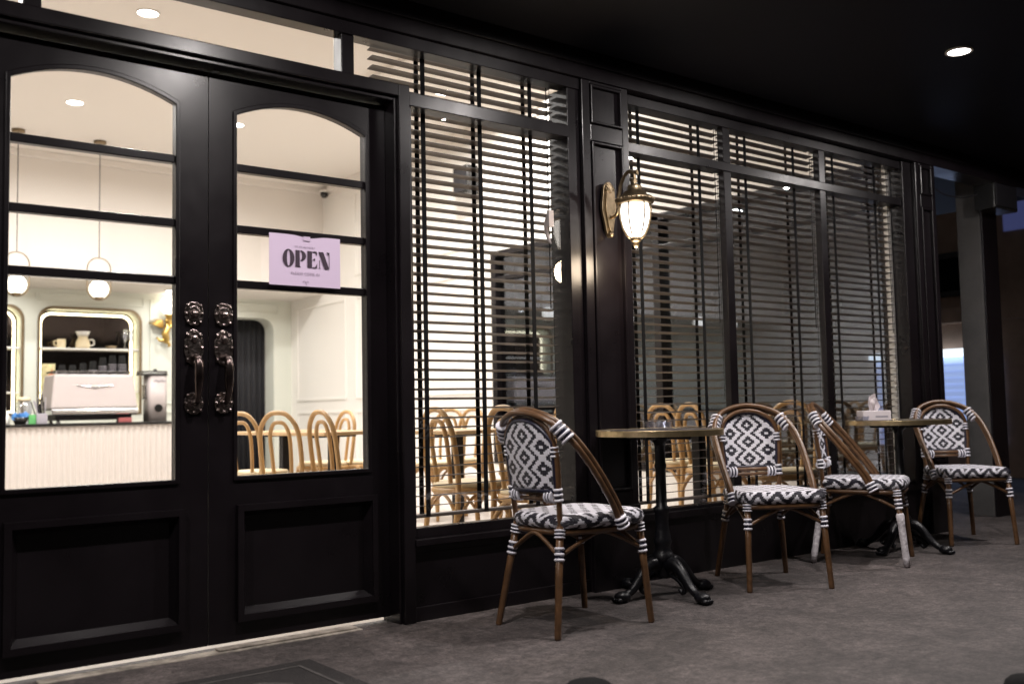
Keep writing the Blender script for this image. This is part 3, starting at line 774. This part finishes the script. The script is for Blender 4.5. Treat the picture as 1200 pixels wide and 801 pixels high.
for ph, hgt, wd, rot in ((0, .095, .062, .2), (1.7, .078, .054, 1.2)):
    NU, NV = 10, 8; G = {}
    for sd in (0, 1):
        for i in range(NU+1):
            for j in range(NV+1):
                u = i/NU-.5; v = j/NV
                w = wd*(.35+.9*math.sin(math.pi*min(1, .15+v*.62)))
                x = u*w+.006*math.sin(5*v+ph); y = .013*math.sin(9*u+3*v+ph)*(.3+v)+.0012*sd
                z = .058+v*hgt*(1-.55*abs(u)**1.5+.12*math.sin(11*u+ph))
                G[sd, i, j] = m.b.verts.new((x*math.cos(rot)-y*math.sin(rot), x*math.sin(rot)+y*math.cos(rot), z))
        for i in range(NU):
            for j in range(NV): m.f([G[sd, i, j], G[sd, i+1, j], G[sd, i+1, j+1], G[sd, i, j+1]])
m.build('tissue', M['tissue'], tb)

# ================================================================== DOOR MAT, BLACK LUMPS
mt_ = thing('door_mat', 'worn dark door mat lying before the double doors', 'mat', (1.62, -.285, 0), R(0))
m = MB(); m.box(-1.0, 0, -.62, 0, 0, .012); m.build('pile', M['matfab'], mt_, .004)
m = MB()
inset_frame(m, TOP, -.93, -.07, -.55, -.07, .012, .0125, .0140)
m.tube(cr([(-.62, -.33, .013), (-.5, -.22, .013), (-.38, -.33, .013), (-.30, -.22, .013), (-.2, -.30, .013)], 6), .010, 6)
m.box(-.7, -.2, -.45, -.41, .0125, .0140)
m.build('print', M['matmark'], mt_)
def lump(label, loc, s):
    m = MB(); n = 28
    m.lathe([(.11, 0), (.108, .02), (.098, .045), (.075, .066), (.045, .078), (0, .082)], seg=n)
    for v in m.b.verts: v.co += Vector((random.uniform(-.004, .004), random.uniform(-.004, .004), 0)); v.co *= s
    tag(m.build('rubber_stop', M['rubber'], loc=loc), label, 'rubber stop', 'low black stops at the pavement edge')
lump('low rounded black stop at the bottom edge below the nearest woven chair', (2.035, -1.315, 0), .85)
lump('low rounded black stop in the bottom right corner', (3.10, -2.11, 0), .62)

# ================================================================== PORCH DOWNLIGHTS
def downlight(name, loc, label, group, watts, r, cat='ceiling light', col=(1, .965, .925), spread=150, bulb=False):
    t = thing(name, label, cat, loc, 0, group)
    m = MB(); m.strip([((r+.012)*math.cos(2*math.pi*k/28), (r+.012)*math.sin(2*math.pi*k/28)) for k in range(28)], [(r*math.cos(2*math.pi*k/28), r*math.sin(2*math.pi*k/28)) for k in range(28)], TOP, -.008, 0); m.build('trim_ring', M['white'], t)
    m = MB(); m.lathe([(0, -.004), (r*.99, -.004), (r*.99, 0), (0, 0)], seg=28); m.build('diffuser', M['disc'], t)
    if bulb:
        l = bpy.data.lights.new('lamp', 'SPOT'); l.energy = watts*1.25; l.color = col; l.shadow_soft_size = .02; l.spot_size = R(178); l.spot_blend = .06
        o = bpy.data.objects.new('lamp', l); COL.objects.link(o); o.parent = t; o.location = (0, 0, -.03)
    spot('lamp', (0, 0, -.012), watts, r*1.9, t, col, spread)
    return t
PD = 'recessed downlights in the black porch soffit'
downlight('porch_light', (4.85, -1.10, 2.66), 'glowing round downlight in the black soffit above the far tables', PD, K_OUT, .055, col=(1, .93, .90), bulb=True)
for x in (3.25, 1.65, .05, 6.6):
    downlight('porch_light', (x, -1.10, 2.66), 'round downlight in the black soffit outside the picture', PD, K_OUT, .055, col=(1, .93, .90), bulb=True)

# ================================================================== CORNER COLUMN, SPEAKER, CABLE
co = thing('column', 'square grey rendered column beyond the end of the shopfront', 'column', (7.66, .29, 0))
m = MB(); m.box(-.15, .08, -.11, .075, 0, 2.66); m.build('shaft', M['colconc'], co, .006)
m = MB(); m.box(-.145, .085, -.126, -.112, 0, 2.66); m.build('painted_shade_face', M['black'], co, .003)  # thin black sheet standing in for shade on the column's front face
sp = thing('wall_speaker', 'dark square speaker box fixed high on the grey column', 'speaker', (7.62, .15, 2.33))
m = MB(); m.box(-.20, .16, -.14, .02, 0, .31); m.build('cabinet', M['blackgloss'], sp, .008)
m = MB(); m.box(-.18, .14, -.146, -.139, .02, .29); m.build('grille', M['blackmatt'], sp, .002)
m = MB(); m.box(-.03, .06, -.150, -.145, .235, .25); m.build('badge', M['chrome'], sp)
m = MB(); m.tube(cr([(6.56, .12, 2.48), (6.9, .14, 2.40), (7.2, .15, 2.405), (7.45, .14, 2.46)], 8), .006, 6)
tag(m.build('cable', M['blackmatt']), 'thin black cable sagging between the shopfront and the speaker', 'cable')

# ================================================================== NEIGHBOUR BUILDING
nb = thing('neighbour_building', 'dim brown plastered building across the side street with a blue lit shutter', 'building', (13, 0, -.12))
m = MB(); m.box(0, 6, -6, 14, 0, 9); m.build('wall', M['plaster'], nb)
m = MB()
for z in (2.05, 3.62, 5.7): m.box(-.10, 0, -6, 14, z, z+.22)
m.build('ledge', M['plaster'], nb, .01)
for zc in (2.42, 5.0, 6.9):
    for yc in (-3.6, -1.2, 1.2, 3.25, 5.6, 8.0, 10.4):
        m = MB(); inset_frame(m, SIDE, yc-.5, yc+.5, zc, zc+.6 if zc < 3 else zc+1.1, .07, -.06, .01); f = m.build('window', M['colconc'], nb, .004)
        m = MB(); m.box(-.02, -.002, yc-.43, yc+.43, zc+.07, zc+(.53 if zc < 3 else 1.03)); m.build('pane', M['darkpane'], f)
m = MB(); m.box(-.05, 0, 2.75, 4.3, 3.92, 4.35); m.build('sign_board', M['grey'], nb, .005)
m = MB(); m.box(-.03, -.003, 2.15, 2.62, 3.2, 3.56); m.build('lit_pane', mat('blue_lit_glass', (.1, .1, .2), .3, emit=(.25, .3, .8), estr=.12), nb)
m = MB()
for k in range(13): m.prism([(-.045, .45+k*.088), (-.02, .45+k*.088+.078), (-.02, .45+k*.088)], lambda u, v, d: Vector((u, d, v)), 2.75, 4.55)
m.box(-.02, -.004, 2.75, 4.55, .40, 1.6); m.build('roller_shutter', M['shutter'], nb)
m = MB(); m.box(-.14, 0, 3.0, 4.6, 1.60, 1.70); m.build('shutter_header', M['header'], nb, .006)

# ================================================================== BAR
CT = .835
bc = thing('bar_counter', 'white fluted bar counter with dark top', 'counter', (0, 7.7, 0))
m = MB(); X0, X1 = -3.0, 4.55; n = int((X1-X0)/.0105)
pf = [(X0+(X1-X0)*k/n, .02-.016*abs(math.sin(math.pi*(k/6.)))) for k in range(n+1)]
A = [m.b.verts.new((x, y, .1)) for x, y in pf]; Bq = [m.b.verts.new((x, y, CT-.03)) for x, y in pf]
for k in range(n): m.f([A[k], A[k+1], Bq[k+1], Bq[k]], True)
m.box(X0, X1, .025, .75, .0, CT-.03); m.build('fluted_front', M['flute'], bc)
m = MB(); m.box(X0-.02, X1+.02, -.02, .8, CT-.03, CT); m.build('countertop', M['blackgloss'], bc, .004)
m = MB(); m.box(X0, X1, .01, .02, 0, .1); m.build('plinth', M['brass'], bc)
# espresso machine
em = thing('espresso_machine', 'wide pale espresso machine standing on the bar', 'coffee machine', (3.03, 8.02, CT))
m = MB()
def slab(poly, xt, xb):
    # y,z outline; half width varies with z
    z0_, z1_ = min(p[1] for p in poly), max(p[1] for p in poly)
    hwf = lambda z: xb+(xt-xb)*(z-z0_)/(z1_-z0_)
    A = [m.b.verts.new((-hwf(v), u, v)) for u, v in poly]; Bv = [m.b.verts.new((hwf(v), u, v)) for u, v in poly]
    m.f(A[::-1]); m.f(Bv)
    for i in range(len(poly)): m.f([A[i], A[(i+1) % len(poly)], Bv[(i+1) % len(poly)], Bv[i]])
slab([(-.24, .155), (-.19, .53), (.25, .53), (.25, .155)], .415, .455); m.build('body', M['steam'], em, .02)
m = MB(); slab([(-.25, .085), (-.27, .10), (-.26, .153), (.24, .153), (.24, .085)], .46, .44); m.build('chrome_band', M['chrome'], em, .012)
m = MB(); m.box(-.40, .40, -.19, .22, .03, .085); m.build('undercarriage', M['blackmatt'], em, .005)
for x in (-.36, .36):
    for y in (-.15, .18):
        m = MB(); m.lathe([(.025, 0), (.025, .012), (.016, .02), (.016, .035)], (x, y, 0), 12); m.build('foot', M['chrome'], em)
m = MB()
for s_ in (-1, 1):
    m.prism([(0, .395), (s_*.03, .402), (s_*.19, .412), (s_*.19, .405), (s_*.05, .388), (0, .372)], lambda u, v, d: Vector((u, d-.24+.133*(v-.155)*1., v)), -.012, .004)
m.build('wing_emblem', M['chrome'], em, .002)
m = MB(); inset_frame(m, TOP, -.40, .40, -.17, .22, .012, .55, .57)
for x in (-.39, 0, .39): m.tube([(x, -.165, .53), (x, -.165, .56)], .006, 8)
m.build('cup_rail', M['chrome'], em)
# grinder
gr_ = thing('coffee_grinder', 'tall pale coffee grinder right of the espresso machine', 'coffee grinder', (3.735, 7.98, CT))
m = MB(); m.prism(rrect(-.108, .108, -.12, .12, .045), TOP, .0, .525, True); m.build('body', M['steam'], gr_)
m = MB(); m.prism(rrect(-.19, .118, -.13, .13, .05), TOP, .527, .545, True); m.prism(rrect(-.185, .114, -.125, .125, .05), TOP, .556, .575, True); m.tube([(0, 0, .575), (0, 0, .60)], .02, 10); m.build('lid', M['blackgloss'], gr_)
m = MB(); m.prism(rrect(-.185, .114, -.125, .125, .05), TOP, .545, .556, True); m.build('lid_band', M['chrome'], gr_)
m = MB(); m.prism([(.045*math.cos(2*math.pi*k/20), .15+.045*math.sin(2*math.pi*k/20)) for k in range(20)], FRONT, -.135, -.121); m.build('dial', M['blackgloss'], gr_)
m = MB(); m.tube(cr([(-.05, -.124, .455), (-.02, -.124, .475), (0, -.124, .45), (.03, -.124, .474), (.06, -.124, .462), (.08, -.124, .47)], 5), .004, 6); m.build('script_mark', M['grey'], gr_)
m = MB(); m.box(-.13, -.11, -.05, .05, .25, .42); m.build('spout', M['chrome'], gr_, .006)
# cups on the machine
def cup_mesh():
    m = MB(); m.lathe([(.045, 0), (.046, .004), (.043, .008), (.031, .106), (0, .107)], seg=18)
    m.mi = 1; m.lathe([(.0465, -.001), (.048, .002), (.0465, .005), (.044, .004)], seg=18)
    return m
first = None; nst = [1, 1, 2, 3, 5, 6, 6]; xsx = [2.745, 2.855, 2.965, 3.07, 3.175, 3.28, 3.385]
cupl = ['black paper cup standing alone upside down at the left end of the machine top', 'black paper cup standing alone second from the left on the machine top',
        'black paper cup in the two high stack on the machine top', 'black paper cup in the three high stack on the machine top', 'black paper cup in the five high stack on the machine top',
        'black paper cup in the six high stack second from the right on the machine top', 'black paper cup in the six high stack at the right end of the machine top']
for si, (k, x) in enumerate(zip(nst, xsx)):
    for j in range(k):
        if first is None: first = o = cup_mesh().build('paper_cup', [M['cupblk'], M['grey']])
        else: o = first.copy(); COL.objects.link(o)
        o.location = (x, 8.05, CT+.535+.0225*j); tag(o, cupl[si], 'cup', 'black paper cups stacked on the coffee machine')
# things on the niche shelf (niche origin 2.81, y 9.4..9.6, shelf z 1.757)
sz = 1.758
mg = thing('mug', 'small cream mug on the niche shelf left of the coffee server', 'mug', (3.07, 9.47, sz))
m = MB(); m.lathe([(0, 0), (.045, 0), (.05, .01), (.05, .11), (.044, .11), (.044, .012), (0, .012)], seg=18); m.build('body', M['cream'], mg)
m = MB(); m.tube(cr([(-.05, 0, .085), (-.085, 0, .08), (-.08, 0, .035), (-.05, 0, .03)], 5), .008, 8); m.build('handle', M['cream'], mg)
sv = thing('coffee_server', 'glass coffee server with dripper on the niche shelf', 'coffee pot', (3.32, 9.47, sz))
m = MB(); m.lathe([(0, 0), (.075, 0), (.085, .02), (.08, .08), (.055, .13), (.06, .15), (.054, .15), (.05, .13), (.073, .08), (.078, .022), (0, .006)], seg=20); m.build('jug', M['cream'], sv)
m = MB(); m.lathe([(.03, .15), (.06, .155), (.085, .21), (.08, .21), (.05, .165), (0, .16)], seg=20); m.build('dripper', M['white'], sv)
m = MB(); m.tube(cr([(.075, 0, .11), (.125, 0, .105), (.13, 0, .05), (.08, 0, .035)], 5), .009, 8); m.build('handle', M['white'], sv)
m = MB(); m.lathe([(0, 0), (.04, 0), (.075, .035), (.07, .035), (.035, .006), (0, .006)], seg=20)
tag(m.build('bowl', M['brass'], loc=(3.66, 9.47, sz)), 'small shallow brass bowl on the niche shelf', 'bowl')
fl = None
for x, lb in ((3.83, 'left of the two champagne flutes on the niche shelf'), (3.905, 'right of the two champagne flutes on the niche shelf')):
    if fl is None:
        m = MB(); m.lathe([(0, 0), (.032, .002), (.005, .008), (.005, .08), (.022, .12), (.030, .18), (.026, .25), (.024, .25), (.028, .18), (.02, .125), (0, .09)], seg=16); fl = o = m.build('champagne_flute', M['tumbler'])
    else: o = fl.copy(); COL.objects.link(o)
    o.location = (x, 9.46, sz); tag(o, lb, 'glass', 'flutes on the niche shelf')
# clutter at the left end of the counter in view
sh = thing('stirrer_holder', 'grey tin full of dark stirrers on the bar', 'holder', (2.485, 7.80, CT))
m = MB(); m.box(-.055, .055, -.045, .045, 0, .11); m.build('tin', M['grey'], sh, .006)
for k in range(14):
    m = MB(); a = random.uniform(-.16, .05)-(.30 if k < 4 else 0); x = random.uniform(-.035, .04); y = random.uniform(-.03, .03); hh = random.uniform(.23, .29)
    m.box(x-.005, x+.005, y-.002, y+.002, .02, hh)
    for v in m.b.verts: v.co.x += (v.co.z-.02)*a
    m.build('stirrer', M['blackgloss'] if k % 3 else M['grey'], sh)
bw = thing('bowl_of_sachets', 'dark bowl heaped with blue sachets on the bar', 'bowl', (2.29, 7.84, CT))
m = MB(); m.lathe([(0, 0), (.05, 0), (.085, .075), (.080, .075), (.045, .01), (0, .01)], seg=20); m.build('bowl', M['blackgloss'], bw)
for k in range(12):
    m = MB(); x, y, z = random.uniform(-.06, .06), random.uniform(-.04, .04), random.uniform(.06, .115)
    m.box(-.03, .03, -.004, .004, -.022, .022)
    bmesh.ops.rotate(m.b, verts=m.b.verts[:], cent=(0, 0, 0), matrix=Matrix.Rotation(random.uniform(-1, 1), 3, 'Y') @ Matrix.Rotation(random.uniform(-.6, .6), 3, 'Z'))
    bmesh.ops.translate(m.b, verts=m.b.verts[:], vec=(x, y, z)); m.build('sachet', M['blue'], bw)
jr = thing('storage_jar', 'tall clear jar behind the blue sachets on the bar', 'jar', (2.38, 8.12, CT))
m = MB(); m.lathe([(0, 0), (.075, 0), (.08, .02), (.08, .22), (.06, .25)], seg=18); m.build('body', M['tumbler'], jr)
m = MB(); m.lathe([(0, .25), (.065, .25), (.07, .27), (.05, .29), (0, .295)], seg=18); m.build('lid', M['cream'], jr)
m = MB(); m.box(-.035, .035, -.02, .02, 0, .10); tag(m.build('green_packet', M['green'], bevel=.004, loc=(2.395, 7.79, CT)), 'small green packet beside the stirrer tin', 'packet')
bo = thing('squeeze_bottle', 'white squeeze bottle at the left edge of the bar in view', 'bottle', (2.15, 7.88, CT))
m = MB(); m.lathe([(0, 0), (.045, 0), (.048, .02), (.048, .09), (.03, .12), (.02, .13)], seg=16); m.build('body', M['white'], bo)
m = MB(); m.lathe([(.022, .13), (.02, .145), (.007, .155), (.004, .19), (0, .19)], seg=12); m.build('nozzle', M['white'], bo)
m = MB(); m.box(-.07, .07, -.02, .02, 0, .05); tag(m.build('red_packet', M['red'], bevel=.004, loc=(3.33, 7.74, CT)), 'small red packet in front of the espresso machine', 'packet')
# picture leaning in the niche
pc = thing('orange_print', 'small orange and cream print propped at the left end of the niche', 'picture', (2.93, 9.50, 1.222))
m = MB(); m.box(-.075, .075, -.008, .008, 0, .34); m.build('board', mat('cream_card', (.8, .62, .34), .6, noise=.5, nscale=7), pc, .002)
m = MB(); m.prism([(.02, .05), (.06, .02), (.065, .2), (.04, .28), (-.02, .17)], FRONT, -.0105, -.0085); m.build('orange_shape', mat('orange_ink', (.62, .2, .06), .6), pc)

# winged gilt sconce with a lit globe
ws = thing('wall_sconce', 'gilt winged figure sconce with lit white globe beside the niche', 'wall lamp', (4.30, BW-.02, 1.84))
m = MB(); ch = cr([(0, -.05, .0), (.01, -.07, .06), (-.01, -.075, .12), (.02, -.065, .19), (.015, -.05, .26)], 5)
m.tube(ch, [.018+.028*math.sin(math.pi*min(1, (i+2)/22)) for i in range(len(ch))], 12); m.ball((.02, -.075, .29), .036, 12)
m.tube(cr([(-.01, -.06, .05), (-.07, -.07, .03), (-.11, -.05, .07)], 5), [.022]*4+[.018]*4+[.012]*3, 8); m.tube(cr([(0, -.06, .03), (.05, -.07, -.02), (.03, -.06, -.05)], 5), [.022]*4+[.018]*4+[.012]*3, 8)
m.build('figure', M['gold'], ws)
for s_ in (-1, 1):
    m = MB()
    for k in range(6):
        a = R(25+k*13); l_ = .20-.012*k
        m.tube([(s_*.03, -.045, .20), (s_*(.03+.5*l_*math.cos(a)), -.05+.004*k, .20+.5*l_*math.sin(a)-.01), (s_*(.03+l_*math.cos(a)), -.03, .20+l_*math.sin(a)*.8)], [.016, .018, .006], 7)
    m.build('wing', M['gold'], ws)
m = MB(); m.ball((.05, -.10, .49), .13, 20); m.build('globe', M['globe'], ws)
m = MB(); m.lathe([(.03, .30), (.05, .345), (.07, .37), (0, .37)], (.04, -.09, 0), 16); m.build('globe_cup', M['gold'], ws)

# ================================================================== PENDANTS
def pendant(label):
    t = thing('pendant_lamp', label, 'pendant lamp', (0, 0, 0), 0, 'globe pendants above the bar')
    m = MB(); m.lathe([(0, CE), (.065, CE), (.065, CE-.03), (.05, CE-.036), (0, CE-.036)], seg=20); m.build('canopy', M['brass'], t)
    m = MB(); m.tube([(0, 0, CE-.03), (0, 0, 2.615)], .0045, 6); m.build('cable', M['blackmatt'], t)
    w, zt, zb = .122, 2.615, 2.155; P = []
    for k in range(13): P.append((w*math.cos(math.pi*k/12), 0, zt-w+w*math.sin(math.pi*k/12)))
    for k in range(13): P.append((-w*math.cos(math.pi*k/12), 0, zb+w-w*math.sin(math.pi*k/12)))
    m = MB(); m.tube(P, .0065, 8, True); m.build('ring', M['brass'], t)
    m = MB(); m.ball((0, 0, 2.275), .100, 24); m.build('globe', M['globe'], t)
    m = MB(); m.lathe([(.05, 2.19), (.035, 2.165), (.02, 2.155), (0, 2.15)], seg=16); m.build('globe_cup', M['brass'], t)
    return t
pn = pendant('globe pendant lamp hanging above the espresso machine'); pn.location = (2.995, 7.56, 0)
for x, lb in ((2.18, 'globe pendant lamp at the left edge of the door glass'), (1.36, 'globe pendant lamp above the bar left of the door glass'), (.54, 'globe pendant lamp above the bar fourth from the wall'), (-.28, 'globe pendant lamp above the far left of the bar'), (-1.1, 'globe pendant lamp at the left end of the row')):
    dup(pn, (x, 7.56, 0), 0, lb)

# ================================================================== INDOOR DOWNLIGHTS
ID = 'recessed downlights in the cafe ceiling'
for (x, y, lb) in ((2.42, 6.29, 'indoor ceiling downlight seen through the arched glass of the left door'), (2.31, 3.76, 'indoor ceiling downlight seen in the glass strip above the doors'), (5.17, 4.07, 'indoor ceiling downlight behind the rail of the narrower window'), (5.79, 3.4, 'indoor ceiling downlight at the right of the narrower window'),
                   (.2, 6.29, 'indoor ceiling downlight out of sight'), (.2, 3.76, 'indoor ceiling downlight out of sight'), (3.97, 6.15, 'indoor ceiling downlight out of sight'), (-2, 5, 'indoor ceiling downlight out of sight')):
    downlight('ceiling_light', (x, y, CE), lb, ID, K_IN, .075, spread=170)
for i, (x, y) in enumerate(((2.4, 8.95), (4.22, 8.95), (5.0, 8.95), (.6, 8.95))):  # lamps added to brighten the bar wall, no fixtures known here
    downlight('ceiling_light', (x, y, 2.48), 'small added downlight under the bulkhead behind the bar', 'added downlights under the bulkhead', 6, .045, spread=160)
# camera dome and wall speaker
cm = thing('security_camera', 'small dark security camera at the top corner of the indoor wall', 'camera', (6.02, 8.2, 3.81))
m = MB(); m.ball((0, 0, -.02), .055, 14); m.build('dome', M['blackgloss'], cm)
m = MB(); m.lathe([(.065, .0), (.065, .03), (0, .03)], seg=16); m.build('base', M['white'], cm)
ws2 = thing('wall_speaker', 'small black speaker high on the white indoor wall', 'speaker', (6.09, 4.86, 3.15), 0)
m = MB(); m.box(-.20, -.05, -.13, .13, 0, .30); m.build('cabinet', M['blackgloss'], ws2, .01)
m = MB(); m.box(-.206, -.199, -.11, .11, .03, .27); m.build('grille', M['blackmatt'], ws2, .003)
m = MB(); m.box(-.05, .01, -.02, .02, .10, .18); m.tube(cr([(-.02, .0, .18), (-.01, .03, .3), (0, .02, .55)], 5), .005, 6); m.build('bracket', M['blackmatt'], ws2)

# ================================================================== INDOOR FURNITURE
def bentwood(label):
    t = thing('bentwood_chair', label, 'chair', (0, 0, 0), 0, 'pale bentwood chairs in the cafe')
    sm = lambda P: [(p[0], -p[1], p[2]) for p in P[-2::-1]]
    h = [(-.24, .150, 0), (-.20, .152, .25), (-.185, .158, .46), (-.205, .163, .65), (-.225, .146, .79), (-.235, .08, .875), (-.238, 0, .895)]
    m = MB(); m.tube(cr(h+sm(h), 6), .0165, 12); m.build('back_hoop', M['beech'], t)
    h = [(-.178, .070, .46), (-.195, .078, .62), (-.213, .078, .74), (-.222, .048, .815), (-.226, 0, .83)]
    m = MB(); m.tube(cr(h+sm(h), 6), .0135, 10); m.build('inner_hoop', M['beech'], t)
    m = MB(); m.lathe([(0, .435), (.19, .435), (.21, .445), (.212, .462), (.20, .472), (.12, .478), (0, .479)], (.0, 0, 0), 32); m.build('seat', M['cream'], t)
    m = MB(); m.tube([(.205*math.cos(2*math.pi*k/32), .205*math.sin(2*math.pi*k/32), .425) for k in range(32)], .019, 10, True); m.build('seat_ring', M['beech'], t)
    for s_ in (-1, 1):
        m = MB(); m.tube(cr([(.155, s_*.15, .43), (.175, s_*.165, .25), (.205, s_*.18, 0)], 5), [.018-.0005*i for i in range(11)], 12); m.build('leg', M['beech'], t)
    for A, Bq in (((.17, -.16, .27), (.17, .16, .27)), ((-.2, -.168, .27), (-.2, .168, .27)), ((-.2, .168, .27), (.17, .16, .27)), ((-.2, -.168, .27), (.17, -.16, .27))):
        A, Bq = Vector(A), Vector(Bq); m = MB()
        m.tube(cr([A, A*.75+Bq*.25+Vector((0, 0, .105)), (A+Bq)/2+Vector((0, 0, .14)), A*.25+Bq*.75+Vector((0, 0, .105)), Bq], 5), .010, 8); m.build('brace', M['beech'], t)
    return t
BC = [  # x, y, heading (deg), label
    (3.40, 1.24, 0, 'pale bentwood chair close behind the narrower window blind at its left'),
    (3.35, .52, 0, 'pale bentwood chair behind the back of the nearest woven chair'),
    (3.05, 3.45, 29, 'bentwood chair cut off by the left edge of the right door glass'),
    (3.03, 2.75, 29, 'bentwood chair with an open hairpin back in the right door glass'),
    (3.22, 2.36, 4, 'bentwood chair turned side on in the middle of the right door glass'),
    (3.95, 4.20, 183, 'bentwood chair beyond the table leg in the right door glass'),
    (4.32, 4.15, 183, 'bentwood chair at the right edge of the right door glass'),
    (4.56, 3.39, 200, 'bentwood chair far behind the narrower window left of the middle tape'),
    (4.94, 3.64, 190, 'bentwood chair far behind the narrower window beyond the table'),
    (4.54, 2.10, 150, 'bentwood chair at the right of the narrower window'),
    (5.78, 1.75, 5, 'bentwood chair left of the clear cream pad behind the first round table'),
    (5.50, 1.15, -10, 'bentwood chair with a clear cream pad behind the first round table'),
    (5.30, .43, 200, 'bentwood chair between the second and third woven chairs behind the glass'),
]
b0 = None
for x, y, a, lb in BC:
    if b0 is None: b0 = bentwood(lb); b0.location = (x, y, 0); b0.rotation_euler = (0, 0, R(a))
    else: dup(b0, (x, y, 0), R(a), lb)
def itable(label):
    t = thing('cafe_table', label, 'table', (0, 0, 0), 0, 'pale wooden tables in the cafe')
    m = MB(); m.box(-.33, .33, -.33, .33, .725, .75); m.build('tabletop', M['ttop'], t, .004)
    m = MB(); m.box(-.032, .032, -.032, .032, .02, .725); m.box(-.2, .2, -.025, .025, .705, .7245); m.build('pedestal', M['iron'], t, .004)
    m = MB(); m.lathe([(0, 0), (.22, 0), (.22, .012), (.05, .022), (0, .022)], seg=28); m.build('base', M['iron'], t)
    return t
i0 = itable('pale cafe table behind the nearest woven chair'); i0.location = (4.02, .98, 0); i0.rotation_euler = (0, 0, R(5))
for x, y, a, lb in ((3.52, 3.18, 10, 'pale cafe table at the right of the right door glass'), (3.5, 4.0, 5, 'pale cafe table farther back in the right door glass'), (4.04, 2.29, 10, 'pale cafe table far back in the narrower window'), (4.72, .62, 0, 'pale cafe table behind the first round table')):
    dup(i0, (x, y, 0), R(a), lb)
